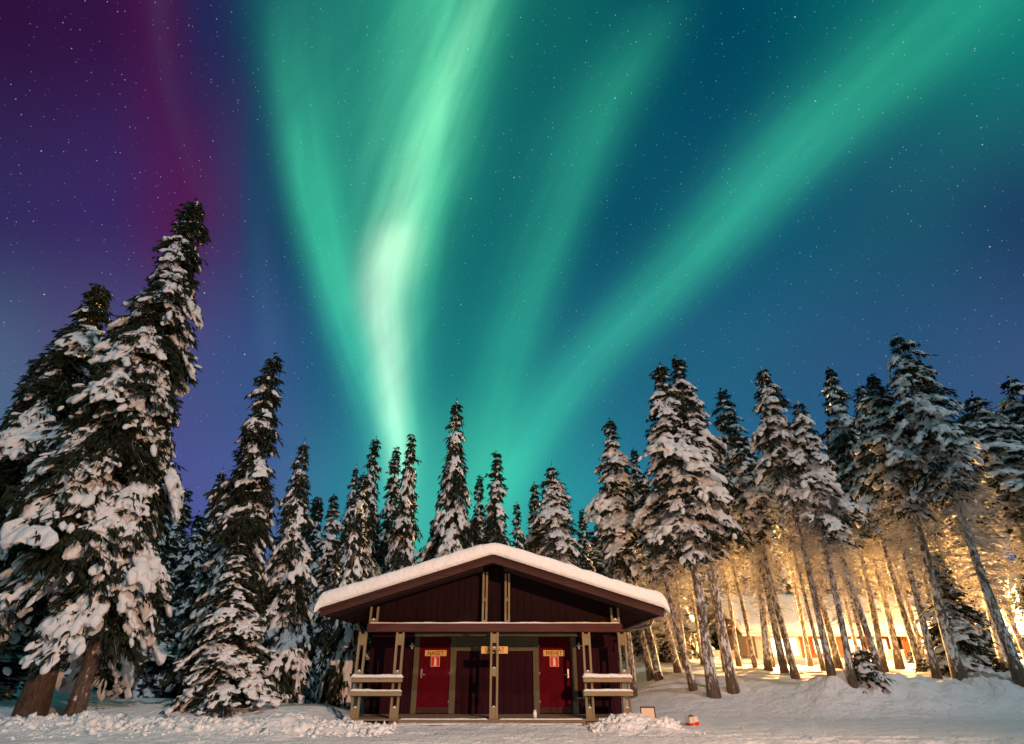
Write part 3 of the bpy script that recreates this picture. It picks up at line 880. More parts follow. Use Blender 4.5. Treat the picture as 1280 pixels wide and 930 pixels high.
BH = 'spruces behind the hut roof'
tree('full_a', 446, 580, None, None, 37, 24, 'dim teal spruce far behind, leftmost behind the roof', BH)
tree('full_c', 471, 547, None, None, 29, 36, 'broad spruce with grey snow left of the bright aurora foot', BH)
tree('narrow_b', 496, 558, None, None, 32, 22, 'narrow dark spruce squeezed between two snowier ones behind the left roof slope', BH)
tree('full_b', 516, 543, None, None, 26, 34, 'snow heavy spruce standing against the brightest aurora foot', BH)
tree('narrow_a', 456, 592, None, None, 27, 26, 'slim spruce above the round warm lit tree', BH)
tree('full_a', 572, 498, None, None, 25.5, 46, 'tallest spruce behind the hut, left of the roof ridge', BH)
tree('narrow_b', 600, 594, None, None, 31, 20, 'small slim spruce directly left of the ridge tree', BH)
tree('full_b', 620, 564, None, None, 25.8, 38, 'spruce rising straight above the roof ridge', BH)
tree('narrow_a', 645, 628, None, None, 32, 18, 'small dark spruce low behind the right roof slope near the ridge', BH)
tree('narrow_a', 668, 604, None, None, 29, 25, 'even slim spruce halfway along the right roof slope', BH)
tree('high_a', 690, 578, None, None, 27, 40, 'lopsided spruce with a bent tip behind the right roof slope', BH)
tree('narrow_b', 727, 636, None, None, 36, 17, 'tiny far spruce tip between the lopsided spruce and the bulky one', BH)
tree('high_e', 762, 524, None, None, 26, 46, 'bulky spruce with great snow pads above the right end of the roof', BH)
tree('high_e', 792, 560, None, None, 30, 30, 'shadowed spruce tucked between the bulky one and the twin tipped pair', BH)
tree('full_b', 600, 640, None, None, 36, 30, 'low background spruce half hidden under the tallest tree behind the hut', BH)
tree('full_c', 705, 650, None, None, 34, 34, 'low background spruce half hidden under the lopsided tree', BH)

RG = 'tall bare stemmed spruces in the right wood'
tree('high_e', 824, 455, 893, 872, 22, 62, 'left twin of the pair of tall spruces right of the hut, thick pale trunk', RG, tpx=15)
tree('high_e', 845, 445, 917, 865, 23, 54, 'right twin of the pair of tall spruces, trunk with dark foot', RG, tpx=13)
tree('high_d', 800, 600, 867, 863, 23, 40, 'thin stemmed spruce left of the twin trunks', RG)
tree('high_d', 790, 640, 848, 841, 28, 34, 'slim dark stem before the glowing yard, third trunk right of the hut', RG)
tree('high_d', 778, 655, 824, 850, 26, 34, 'snow spotted slim stem near the hut corner, second trunk from the hut', RG)
tree('high_b', 770, 625, 813, 834, 29, 34, 'short dark stem nearest the hut corner, before the small cabin', RG)
tree('high_b', 902, 486, 981, 841, 26.5, 42, 'spruce with narrow snow lumped top right of the twin pair', RG)
tree('high_d', 930, 560, 961, 838, 28, 36, 'leaning stem in front of the left end of the red house', RG)
tree('high_a', 950, 456, 1040, 844, 27, 46, 'tall spruce with pale brown tip, fourth crown right of the hut', RG)
tree('high_d', 918, 540, 995, 849, 25, 36, 'stem that crosses the big lit window of the red house', RG)
tree('high_c', 996, 500, 1066, 854, 24.5, 46, 'spruce with a rounded snowy crown between two taller tips', RG)
tree('high_b', 1034, 459, 1122, 824, 33, 38, 'tall narrow spruce with frosted tip over the middle of the red house', RG)
tree('high_d', 1010, 560, 1100, 841, 27, 34, 'dark stem before the porch of the red house, left of a close pair', RG)
tree('high_d', 1050, 555, 1105, 839, 28, 30, 'dark stem before the porch of the red house, right of a close pair', RG)
tree('high_a', 1072, 477, 1172, 848, 25.5, 42, 'spruce with two snow caps just left of the tallest right hand tree', RG)
tree('high_d', 1060, 540, 1150, 829, 31, 34, 'bare stem before the brown door of the red house', RG)
tree('high_b', 1092, 469, 1200, 849, 25, 50, 'stout rough trunked spruce with a great snow pillow under its tip', RG, tpx=14)
tree('high_c', 1120, 417, 1277, 853, 24, 62, 'tallest spruce of the right wood, wide shelves of snow, smooth trunk at the edge', RG, tpx=14)
tree('high_a', 1216, 490, 1345, None, 24.5, 66, 'stooped spruce with bowed snowy top at the right edge', RG)
tree('high_c', 1262, 470, 1405, None, 25, 60, 'snow caked spruce cut by the right picture edge', RG)
tree('high_d', 1180, 560, 1255, 833, 31, 46, 'dark straight stem left of the smooth edge trunk', RG)
tree('high_d', 975, 560, 1048, 832, 33, 34, 'slender stem beside the small lit window of the red house', RG)
tree('full_a', 1168, 690, 1205, 836, 27, 44, 'young green bushy spruce behind the stout rough trunk', 'young spruces in the right wood')
tree('sapling', 1072, 806, 1083, 853, 24.5, 24, 'little snowy spruce sapling at the foot of a grey trunk on the bank', 'young spruces in the right wood')
tree('sapling', 1139, 812, 1141, 829, 38, 8, 'tiny snow cone of a sapling before the brown door', 'young spruces in the right wood')
tree('sapling', 1155, 816, 1158, 830, 37, 9, 'tiny leaning sapling right of the snow cone sapling', 'young spruces in the right wood')
rs = random.Random(5)
for i, (px, Y) in enumerate([(858, 34), (880, 38), (908, 31), (925, 36), (945, 33), (968, 36), (1015, 37), (1030, 31), (1078, 35), (1088, 31), (1130, 36), (1160, 38), (1188, 34), (1225, 30), (1238, 36), (1265, 38), (1290, 33)]):
    p = at(px, 840, Y); H = rs.uniform(11, 14.5)
    place_tree(rs.choice(['high_a', 'high_b', 'high_c', 'high_d']), (p.x, Y, G(p.x, Y)), H, rs.uniform(.95, 1.3), rs.uniform(-.5, .3), rs.uniform(0, 6.28),
               'slim frosted spruce stem in the second row before the red house', 'second row of slim frosted spruces', trunk_r=rs.uniform(.10, .14))
# lit wood beyond and beside the red house, and the dim forest behind everything
rb = random.Random(77)
for i in range(30):
    x = 9.5 + i * 1.5 + rb.uniform(-.7, .7); y = 60 + rb.uniform(0, 9)
    place_tree(rb.choice(['full_a', 'full_b', 'full_c', 'narrow_a']), (x, y, G(x, y)), rb.uniform(14, 19.5), rb.uniform(2.0, 2.8), rb.uniform(-.4, .4), rb.uniform(0, 6.28),
               'yellow lit snowy spruce in the glowing wood behind the red house', 'lamp lit spruces behind the red house')
for i, (x, y) in enumerate([(13.5, 50), (15.2, 55), (12.2, 57), (39, 48), (41.5, 51), (44, 47), (38.5, 56), (46.5, 52), (36.5, 41), (41, 43)]):
    place_tree(rb.choice(['full_a', 'full_b', 'full_c']), (x, y, G(x, y)), rb.uniform(9, 12.5), rb.uniform(1.7, 2.3), 0, rb.uniform(0, 6.28),
               'golden lit spruce standing close beside the end of the red house', 'golden spruces beside the red house')
for i in range(16):
    x = 50 + i * 3.1 + rb.uniform(-1, 1); y = rb.uniform(50, 68)
    place_tree(rb.choice(['full_a', 'full_b', 'full_c', 'narrow_a']), (x, y, G(x, y)), rb.uniform(10, 15), rb.uniform(1.9, 2.5), 0, rb.uniform(0, 6.28),
               'golden lit spruce standing close beside the end of the red house', 'golden spruces beside the red house')
for i in range(34):
    x = -38 + i * 1.45 + rb.uniform(-.6, .6); y = rb.uniform(37, 47)
    place_tree(rb.choice(['full_a', 'full_c', 'narrow_a', 'narrow_b']), (x, y, G(x, y)), rb.uniform(8.5, 12), rb.uniform(1.5, 2.2), rb.uniform(-.3, .3), rb.uniform(0, 6.28),
               'dim spruce in the dark depth of the forest behind the hut', 'dim spruces deep in the forest')

# ------------------------------------------------------------------ the hut
HX = -0.55          # centre line
hut = thing('restroom_hut', 'low dark red timber hut with two red doors and a snowy gable roof', 'hut', (HX, 18, 0))
def hb(): return MB()
def L_(o):          # hut-local placement: all hut meshes are written in world x,y,z minus hut origin
    return o
ox, oy = HX, 18.0
def build(mb, name, mats, parent=hut, smooth=False):
    bmesh.ops.translate(mb.bm, verts=mb.bm.verts[:], vec=(-ox, -oy, 0))
    return mb.build(name, mats, parent, smooth)
# geometry numbers
WY = 19.4           # door wall
BX0, BX1 = -4.36, 3.26
# roof line (underside at the wall planes): apex and slope
AZ, AX_ = 4.02, -0.55
EX = 4.70; EZ = 2.60
SLOPE = (AZ - EZ) / EX
def roofz(x): return AZ - SLOPE * abs(x - AX_)
# back wall with board-and-batten
w = hb(); w.box(BX0, BX1, WY, WY + .12, -.1, 2.42)
rb2 = random.Random(3)
def battens(w, x0, x1, y, z0, ztop, step=.21, gap=()):
    x = x0 + .05
    while x < x1 - .04:
        if not any(a < x < b_ for a, b_ in gap):
            zt = ztop(x) if callable(ztop) else ztop
            w.box(x - .028, x + .028, y - .024 - rb2.uniform(0, .004), y + .004, z0, zt)
        x += step * rb2.uniform(.94, 1.06)
battens(w, BX0, -2.98, WY, -.08, 2.38); battens(w, -1.72, .62, WY, -.08, 1.66); battens(w, 1.98, BX1, WY, -.08, 2.38)
build(w, 'porch_wall', M_SIDING)
w = hb()
for x0 in (BX0, BX1 - .12): w.box(x0, x0 + .12, WY + .122, 25.4, -.15, 2.42)
w.box(BX0 + .122, BX1 - .122, 25.28, 25.4, -.15, 2.42)
for s, x in ((-1, BX0), (1, BX1)):
    y = WY + .2
    while y < 25.3:
        w.box(min(x + s * .02, x - s * .004), max(x + s * .02, x - s * .004), y, y + .055, -.12, 2.4); y += .22
build(w, 'side_wall', M_SIDING)
# gable triangle above the beam, rear gable
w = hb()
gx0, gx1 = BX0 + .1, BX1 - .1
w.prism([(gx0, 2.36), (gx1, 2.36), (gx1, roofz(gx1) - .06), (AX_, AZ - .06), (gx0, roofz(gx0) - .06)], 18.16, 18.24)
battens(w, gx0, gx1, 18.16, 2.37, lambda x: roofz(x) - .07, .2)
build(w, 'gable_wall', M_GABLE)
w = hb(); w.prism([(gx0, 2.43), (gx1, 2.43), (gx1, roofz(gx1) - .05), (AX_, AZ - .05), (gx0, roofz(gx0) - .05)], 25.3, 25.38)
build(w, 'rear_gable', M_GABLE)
# porch ceiling
w = hb(); w.box(BX0 + .05, BX1 - .05, 18.26, WY - .03, 2.40, 2.45); build(w, 'porch_ceiling', M_SOFFIT)
# roof: two slabs, fascia boards, barge boards, soffit underside
RY0, RY1 = 16.85, 26.2
def slope_box(w, side, y0, y1, up0, up1, xin=0.0, xout=EX):
    """a slab lying on one roof slope, offsets measured straight up"""
    x0 = AX_ + side * xin; x1 = AX_ + side * xout
    z0, z1 = roofz(x0), roofz(x1)
    return w.prism([(x0, z0 + up0), (x1, z1 + up0), (x1, z1 + up1), (x0, z0 + up1)], y0, y1)
w = hb()
for sd in (-1, 1): slope_box(w, sd, RY0 + .05, RY1, 0.0, .12, 0.0 if sd < 0 else 0.0)
rf = build(w, 'roof', M_SOFFIT)
w = hb()
for sd in (-1, 1):
    slope_box(w, sd, RY0, RY0 + .048, -.14, .13, 0.0, EX + .03)
    slope_box(w, sd, RY0 - .03, RY0 - .002, .02, .15, 0.0, EX + .06)
bmesh.ops.translate(w.bm, verts=w.bm.verts[:], vec=(-ox, -oy, 0)); w.build('barge_board', M_FASCIA, rf)
for sd in (-1, 1):
    w = hb(); x = AX_ + sd * EX
    w.box(min(x, x + sd * .04), max(x, x + sd * .04), RY0 + .05, RY1, EZ - .10, EZ + .10)
    bmesh.ops.translate(w.bm, verts=w.bm.verts[:], vec=(-ox, -oy, 0)); w.build('fascia', M_FASCIA, rf)
    # rafters under the overhang, second trim board set back
    yy = [(RY0 + .30, .06, .3, EX - .1), (17.66, .08, .3, EX - .1)] + [(18.6 + .8 * i, .07, 3.6, EX - .06) for i in range(9)]
    for (y, th_, xi, xo) in yy:
        w = hb(); slope_box(w, sd, y, y + th_, -.15, -.003, xi, xo)
        bmesh.ops.translate(w.bm, verts=w.bm.verts[:], vec=(-ox, -oy, 0)); w.build('rafter', M_FASCIA, rf)
# snow blanket on the roof, rounded at the rim
def roof_snow():
    nu, nv = 150, 110
    hx = EX + .17; y0, y1 = RY0 - .13, RY1 + .1
    def spread(n, soft):  # denser near both ends
        t = np.linspace(-1, 1, n); return np.sign(t) * (1 - (1 - np.abs(t)) ** soft)
    u = spread(nu, 1.7); v = spread(nv, 2.2)
    U, Vv = np.meshgrid(u, v)
    Xs = AX_ + U * hx; Ys = (y0 + y1) / 2 + Vv * (y1 - y0) / 2
    dx = (1 - np.abs(U)) * hx; dy = (1 - np.abs(Vv)) * (y1 - y0) / 2
    rim = .13
    def rnd_(d): q = np.clip(d / rim, 0, 1); return np.sqrt(np.clip(1 - (1 - q) ** 2, 0, 1))
    edge = np.minimum(rnd_(dx), 1) * rnd_(dy)
    thick = .34 + .12 * fbm(Xs, Ys, .7, 91, 3) + .07 * fbm(Xs, Ys, 4, 93, 3)
    a = np.sqrt((Xs - AX_) ** 2 + .20 ** 2) - .06          # soft ridge
    bot = AZ + .125 - SLOPE * np.abs(Xs - AX_)
    over = np.clip((np.abs(Xs - AX_) - EX) / .17, 0, 1)
    bot = bot - .10 * over - .05 * np.clip((RY0 - Ys) / .13, 0, 1)
    top = AZ + .125 - SLOPE * a + thick * (.22 + .78 * edge) - .10 * over
    top = np.maximum(top, bot + .03)
    # front and eave rims bulge outwards a little below the top
    Vt = np.stack([Xs.ravel(), Ys.ravel(), top.ravel()], 1); Vb = np.stack([Xs.ravel(), Ys.ravel(), bot.ravel()], 1)
    idx = np.arange(nu * nv).reshape(nv, nu); N = nu * nv
    q = lambda A: np.stack([A[:-1, :-1].ravel(), A[:-1, 1:].ravel(), A[1:, 1:].ravel(), A[1:, :-1].ravel()], 1)
    Fq = [q(idx), q(idx + N)[:, ::-1]]
    ring = np.concatenate([idx[0, :], idx[1:, -1], idx[-1, -2::-1], idx[-2:0:-1, 0]])
    r2 = np.roll(ring, -1)
    Fq.append(np.stack([ring, ring + N, r2 + N, r2], 1))
    Vall = np.concatenate([Vt, Vb]); Vall[:, 0] -= ox; Vall[:, 1] -= oy
    me = np_mesh('snow_cap', Vall, np.concatenate(Fq), [M_SNOW], None, True, 4)
    bm = bmesh.new(); bm.from_mesh(me); bmesh.ops.recalc_face_normals(bm, faces=bm.faces[:]); bm.to_mesh(me); bm.free()
    return link(bpy.data.objects.new('snow_cap', me), rf)
roof_snow()
# long beam across the front with a line of snow on it
w = hb(); w.box(-4.16, 3.16, 17.74, 17.98, 2.12, 2.34, .012); bm_o = build(w, 'beam', M_BEAM)
def snow_strip(x0, x1, y0, y1, z, h, parent, seed, name='snow_strip'):
    n = max(8, int((x1 - x0) / .05)); rng = np.random.default_rng(seed)
    xs = np.linspace(x0, x1, n); k = 7
    th = np.linspace(0, math.pi, k)
    hh = h * (.75 + .7 * (fbm(xs, xs * 0, 3.0, seed, 3) + .25)) * np.clip(np.minimum(xs - x0, x1 - xs) / .05, .15, 1)
    V = []; F = []
    for i, x in enumerate(xs):
        for t_ in th:
            V.append((x - ox, (y0 + y1) / 2 - math.cos(t_) * (y1 - y0) / 2 - oy, z + max(.004, hh[i]) * math.sin(t_) ** .6))
    for i in range(n - 1):
        for j in range(k - 1):
            a = i * k + j; F.append((a, a + 1, a + k + 1, a + k))
        F.append((i * k, i * k + k, i * k + 2 * k - 1, i * k + k - 1))
    me = np_mesh(name, np.array(V), np.array(F), [M_SNOW], None, True, 4)
    bm = bmesh.new(); bm.from_mesh(me)
    bmesh.ops.holes_fill(bm, edges=[e for e in bm.edges if e.is_boundary], sides=0)
    bmesh.ops.recalc_face_normals(bm, faces=bm.faces[:]); bm.to_mesh(me); bm.free()
    return link(bpy.data.objects.new(name, me), parent)
snow_strip(-4.1, 3.1, 17.75, 17.97, 2.341, .045, bm_o, 201)
# slotted double posts
def post(x, z0, z1, y=17.86, wd=.30, blocks=(), name='post', dy=.12):
    w = hb(); b_ = .06
    for s in (-1, 1): w.box(x + s * (wd / 2 - b_ / 2) - b_ / 2, x + s * (wd / 2 - b_ / 2) + b_ / 2, y - dy / 2, y + dy / 2, z0, z1, .006)
    for (a, c) in blocks: w.box(x - wd / 2 + b_ + .001, x + wd / 2 - b_ - .001, y - dy / 2 + .012, y + dy / 2 - .012, a, c)
    o = build(w, name, M_POST)
    for i, (a, c) in enumerate(blocks):
        if c < z1 - .1: snow_strip(x - wd / 2 + b_ + .002, x + wd / 2 - b_ - .002, y - dy / 2 + .02, y + dy / 2 - .02, c + .001, .045, o, 300 + i)
    return o
BL = ((-.14, .24), (.84, 1.12), (1.78, 2.07))
for x in (-4.27, -3.20, 2.12, 3.14): post(x, -.15, 2.115, 17.86, .235, BL)
post(-.50, -.15, 2.115, 17.86, .235, ((-.14, .26), (1.00, 1.20), (1.66, 1.72), (1.84, 2.07)))
for x in (-.80, -.14): post(x, 2.342, roofz(x) - .175, 17.90, .16, ((2.38, 2.42), (2.95, 3.02)), 'gable_post', .09)
for x in (-4.02, 3.0): post(x, 2.342, roofz(x) - .175, 17.90, .26, ((2.38, 2.44),), 'gable_post', .09)
# railings
for (x0, x1, sd) in ((-4.42, -3.02, 401), (1.96, 3.30, 405)):
    w = hb()
    w.box(x0, x1, 17.66, 17.80, .86, .97, .008)
    w.box(x0, x1, 17.68, 17.798, .53, .64, .008)
    r = build(w, 'railing', M_RAIL)
    snow_strip(x0 - .02, x1 + .02, 17.62, 17.81, .971, .10, r, sd)
    snow_strip(x0 - .01, x1 + .01, 17.66, 17.80, .641, .055, r, sd + 1)
# door frames, header, transom panel
w = hb(); w.box(-3.02, 2.02, WY - .07, WY - .003, 2.05, 2.17, .006); build(w, 'door_header', M_TRIMX)
for (x0, x1) in ((-3.00, -2.84), (-1.88, -1.70), (.64, .82), (1.80, 1.97)):
    w = hb(); w.box(x0, x1, WY - .075, WY - .003, 0.005, 2.049, .006); build(w, 'door_frame', M_TRIM)
w = hb()
w.box(-1.699, .639, WY - .045, WY - .002, 1.66, 2.048)
for k in range(3): w.box(-1.698, .638, WY - .052, WY - .044, 1.80 + k * .085, 1.872 + k * .085)
w.box(-1.699, .639, WY - .066, WY - .054, 1.66, 1.775)
for x in (-1.10, .0): w.box(x - .065, x + .065, WY - .064, WY - .053, 1.78, 2.045)
build(w, 'transom_panel', M_TRIMX)
def sign(name, text, cx, cz, y, wdt, hgt, parent, off):
    w = MB(); w.box(-wdt / 2, wdt / 2, -.010, .010, -hgt / 2, hgt / 2, .003)
    me = text_mesh(text, hgt * .70, wdt * .74); 
    for v in me.vertices: v.co.y -= .0102
    w.mat(1); w.mesh(me)
    o = w.build(name, [M_SIGN, M_INK], parent)
    o.location = (cx - off[0], y - off[1], cz - off[2]); return o
def ext_sign(parent, off, cx, cz, y, s):
    w = MB(); w.box(-s / 2, s / 2, -.006, .006, -s / 2, s / 2); w.mat(1)
    b_ = s * .055
    for (x0, x1, z0, z1) in ((-s / 2, s / 2, s / 2 - b_, s / 2), (-s / 2, s / 2, -s / 2, -s / 2 + b_), (-s / 2, -s / 2 + b_, -s / 2 + b_, s / 2 - b_), (s / 2 - b_, s / 2, -s / 2 + b_, s / 2 - b_)):
        w.box(x0, x1, -.0085, -.0062, z0, z1)
    w.mat(2)
    prof = [(-.13, -.42), (.13, -.42), (.13, .16), (.10, .25), (.045, .29), (.045, .36), (.10, .40), (-.06, .40), (-.13, .30), (-.12, .22), (-.06, .29), (-.10, .25), (-.13, .16)]
    w.prism([(a * s, c * s) for a, c in prof], -.0088, -.0062)
    o = w.build('extinguisher_sign', [M_REDSIGN, M_PINKLINE, M_CREAM], parent)
    o.location = (cx - off[0], y - off[1], cz - off[2]); return o
for (x0, x1, hs, text, lab) in ((-2.838, -1.882, -1, 'NAISET', 'red door with a yellow NAISET sign'), (.822, 1.798, 1, 'MIEHET', 'red door with a yellow MIEHET sign')):
    w = hb(); w.box(x0, x1, WY - .028, WY - .003, .02, 2.048)
    bmesh.ops.translate(w.bm, verts=w.bm.verts[:], vec=(-(x0 + x1) / 2, -WY, 0))
    d = w.build('door', M_DOOR, hut); d.location = ((x0 + x1) / 2 - ox, WY - oy, 0); d['label'] = lab
    mx = (x0 + x1) / 2; off = (mx, WY, 0)
    hx_ = x0 + .10 if hs < 0 else x1 - .10
    w = MB(); w.box(hx_ - mx - .022, hx_ - mx + .022, -.036, -.029, .93, 1.17, .003)
    w.tube([(hx_ - mx, -.03, 1.02), (hx_ - mx, -.085, 1.02), (hx_ - mx - hs * .13, -.085, 1.02)], .012, 8)
    w.tube([(hx_ - mx, -.030, 1.12), (hx_ - mx, -.048, 1.12)], .02, 10)
    w.build('handle', M_STEEL, d)
    w = MB()
    hx2 = (x1 - mx - .012) if hs < 0 else (x0 - mx + .012)
    for z in (.3, 1.05, 1.8): w.tube([(hx2, -.036, z - .05), (hx2, -.036, z + .05)], .011, 8)
    w.build('hinge', M_STEEL, d)
    sgx = mx + (.02 if hs < 0 else -.02)
    sign('name_sign', text, sgx, 1.60, WY - .040, .66, .165, d, off)
    ext_sign(d, off, sgx + (.0), 1.37, WY - .035, .275)
    w = MB(); w.box(-(x1 - x0) / 2 + .01, (x1 - x0) / 2 - .01, -.034, -.0285, .03, .17); w.build('kick_plate', M_FASCIA, d)
sign('name_sign', 'SAUNAT', -.50, 1.66, 18.02, .76, .185, hut, (ox, oy, 0))['label'] = 'yellow sign reading SAUNAT behind the middle post'
w = hb()
for x in (-.62, -.38): w.box(x - .012, x + .012, 17.921, 18.008, 1.60, 1.625)
build(w, 'sign_bracket', M_GUTTER)
# little pale star lamps either side of the doors
for x in (-3.08, 2.06):
    w = MB()
    w.box(-.03, .03, -.02, .0, -.09, .09, .004); w.mat(1)
    for k in range(4):
        a = k * math.pi / 2
        w.tube([(0, -.05, 0), (math.cos(a) * .095, -.045, math.sin(a) * .095)], [.03, .006], 6)
    w.tube([(0, -.02, 0), (0, -.08, 0)], [.02, .012], 8)
    o = w.build('wall_lamp', [M_GUTTER, M_WHITEPAINT], hut); o.location = (x - ox, WY - .03 - oy, 1.80)
# deck, step, gutter bracket at the right eave
w = hb()
for k in range(12): w.box(-4.3, 3.2, 17.70 + k * .14, 17.832 + k * .14, -.05, -.004)
w.box(-3.05, 1.96, 17.64, 17.695, -.17, -.02, .006)
dk = build(w, 'deck', M_DECK)
w = hb(); w.box(-2.9, 1.9, 17.28, 17.60, -.16, -.105, .01); build(w, 'step', M_DECK)
snow_strip(-2.9, -.7, 17.30, 17.58, -.106, .035, hut, 431); snow_strip(-.3, 1.85, 17.30, 17.58, -.106, .03, hut, 433)
snow_strip(-3.0, -.66, 17.64, 17.71, -.018, .03, hut, 435); snow_strip(-.34, 1.9, 17.64, 17.71, -.018, .03, hut, 437)
w = hb()
w.tube([(AX_ + EX + .06, RY0 + .1, EZ - .1), (AX_ + EX + .06, RY1, EZ - .14)], .06, 8)
w.tube([(AX_ + EX + .06, 18.3, EZ - .12), (AX_ + EX - .1, 18.3, EZ - .30), (BX1 + .10, 18.35, 2.16), (BX1 + .07, 18.35, 1.9)], .04, 8)
build(w, 'gutter', M_GUTTER)

# ------------------------------------------------------------------ small things round the hut
# bench stool behind the right railing, with a pale pail on it
st_ = thing('stool', 'small pale wooden stool in the porch corner behind the right railing', 'stool', (2.02, 18.55, 0))
w = MB(); w.box(-.2, .2, -.17, .17, .42, .455, .006); w.build('seat', M_RAIL, st_)
for sx in (-.16, .16):
    for sy in (-.13, .13):
        w = MB(); w.box(sx - .02, sx + .02, sy - .02, sy + .02, 0, .419); w.build('leg', M_RAIL, st_)
pl = MB(); pl.tube([(0, 0, 0), (0, 0, .15), (0, 0, .17), (0, 0, .20)], [.06, .07, .055, .03], 12)
p_ = pl.build('candle_jar', M_WHITEPAINT); p_.location = (2.08, 18.5, .456); tag(p_, 'small white jar standing on the porch stool', 'jar')
w = MB(); w.tube([(0, 0, 0), (0, 0, .13), (0, 0, .15), (0, 0, .19)], [.05, .055, .04, .035], 12); w.tube([(0, 0, .19), (0, 0, .2)], .045, 12)
o = w.build('snow_capped_jar', M_WHITEPAINT); o.location = (.62, 17.80, -.003); tag(o, 'small pale jar on the deck edge before the right door', 'jar')
# leaning board with dark frame
bx = hit(808, 893); bx = bx if bx is not None else Vector((3.9, 17.4, -.1))
bl = thing('notice_board', 'pale blank board with a dark rim leaning in the snow right of the hut', 'board', (3.62, 17.5, -.25))
bl.rotation_euler = (R(-14), 0, R(-8))
w = MB(); w.box(-.17, .17, -.012, .012, 0, .52, .004); w.build('panel', flat_mat('pale_board', (0.70, 0.55, 0.40), .6, .08), bl)
w = MB(); w.box(-.195, -.171, -.02, .03, 0, .55); w.box(.171, .195, -.02, .03, 0, .55); w.box(-.17, .17, -.02, .03, .521, .55); w.build('rim', M_FASCIA, bl)
# red and white carton of split wood / gift box on the snow
cx_ = hit(866, 907)
cpos = (cx_.x, cx_.y, cx_.z) if cx_ is not None else (5.2, 17, -.15)
bxo = thing('gift_box', 'small red and white box with a yellow ribbon lying on the snow by the heap', 'box', cpos)
bxo.rotation_euler = (R(4), R(-7), R(24)); bxo.scale = (.62, .62, .62)
w = MB()
w.prism([(-.23, 0), (.21, -.01), (.26, .13), (-.24, .14)], -.15, .15); w.build('base', M_REDSIGN, bxo)
w = MB(); w.prism([(-.235, .141), (.258, .131), (.20, .33), (-.21, .36)], -.145, .145); w.build('lid', flat_mat('pale_card', (0.72, 0.62, 0.50), .6, .08), bxo)
w = MB(); w.box(-.06, -.02, -.152, .152, 0, .36); w.box(-.06, -.02, -.151, .151, .361, .375); w.build('ribbon', flat_mat('yellow_ribbon', (0.62, 0.38, 0.08), .5, .08), bxo)
w = MB(); w.tube([(-.2, -.05, .36), (-.02, 0, .39), (.14, .05, .35)], [.02, .035, .015], 7); w.build('bow', M_FASCIA, bxo)

# ------------------------------------------------------------------ the red house on the slope
HYF = 52.0; hz = 1.45
M_REDLOG = None
m, t, b = new_mat('red_log_siding')
wv = t.nodes.new('ShaderNodeTexWave'); wv.wave_type = 'BANDS'; wv.bands_direction = 'Z'; wv.inputs['Scale'].default_value = 1.9
t.links.new(tcoord(t), wv.inputs['Vector'])
nz = noise_tex(t, tcoord(t), 2.0, 4)
t.links.new(nz.ramp([(0.3, (0.36, 0.085, 0.040)), (0.7, (0.50, 0.13, 0.06))], 'LINEAR'), b.inputs['Base Color'])
set_in(b, Roughness=.7); bump(t, b, X(t, wv.outputs[1]), .9, .06); M_REDLOG = m
m, t, b = new_mat('ochre_log_siding')
wv = t.nodes.new('ShaderNodeTexWave'); wv.wave_type = 'BANDS'; wv.bands_direction = 'Z'; wv.inputs['Scale'].default_value = 1.9
t.links.new(tcoord(t), wv.inputs['Vector'])
nz = noise_tex(t, tcoord(t), 2.0, 4)
t.links.new(nz.ramp([(0.3, (0.30, 0.17, 0.07)), (0.7, (0.44, 0.26, 0.11))], 'LINEAR'), b.inputs['Base Color'])
set_in(b, Roughness=.7); bump(t, b, X(t, wv.outputs[1]), .9, .06); M_OCHRE = m
M_WHITELOG = flat_mat('pale_house_boards', (0.66, 0.55, 0.47), .6, .08)
house = thing('log_house', 'long red log house with lit windows and a snowy roof behind the trees', 'house', (27, HYF, hz))
def hbuild(mb, name, mats, parent=house, smooth=False):
    bmesh.ops.translate(mb.bm, verts=mb.bm.verts[:], vec=(-27, -HYF, -hz))
    return mb.build(name, mats, parent, smooth)
EZH = 3.55
w = MB(); w.box(23.9, 27.9, HYF, HYF + .2, hz - .6, EZH); w.box(32.6, 33.2, HYF, HYF + .2, hz - .6, EZH)
w.box(27.9, 32.6, HYF + 1.6, HYF + 1.8, hz - .6, EZH); w.box(27.7, 27.9, HYF + .2, HYF + 1.6, hz - .6, EZH)
hbuild(w, 'red_wall', M_REDLOG)
w = MB(); w.box(20.2, 23.9, HYF + .02, HYF + .2, hz - .6, EZH)
for k in range(9): w.box(20.2, 23.9, HYF - .01, HYF + .022, hz + .02 + k * .22, hz + .2 + k * .22)
w.box(20.2, 20.4, HYF + .2, HYF + 9, hz - .6, EZH + .1)
hbuild(w, 'pale_wall', M_WHITELOG)
w = MB(); w.box(33.2, 36.4, HYF + .01, HYF + .2, hz - .6, EZH); w.box(36.2, 36.4, HYF + .2, HYF + 9, hz - .6, EZH); w.box(20.4, 36.2, HYF + 8.8, HYF + 9, hz - .6, EZH)
hbuild(w, 'ochre_wall', M_OCHRE)
w = MB(); w.prism([(0, 0)] * 0 or [(HYF + .1, EZH - .05), (HYF + 9, EZH - .05), (HYF + 4.6, EZH + 2.9)], 20.25, 20.4)
for v in w.bm.verts: v.co = Vector((v.co.y, v.co.x, v.co.z))
for f in w.bm.faces: f.normal_flip()
hbuild(w, 'gable', M_OCHRE)
RZ = 6.55; RYm = HYF + 4.6
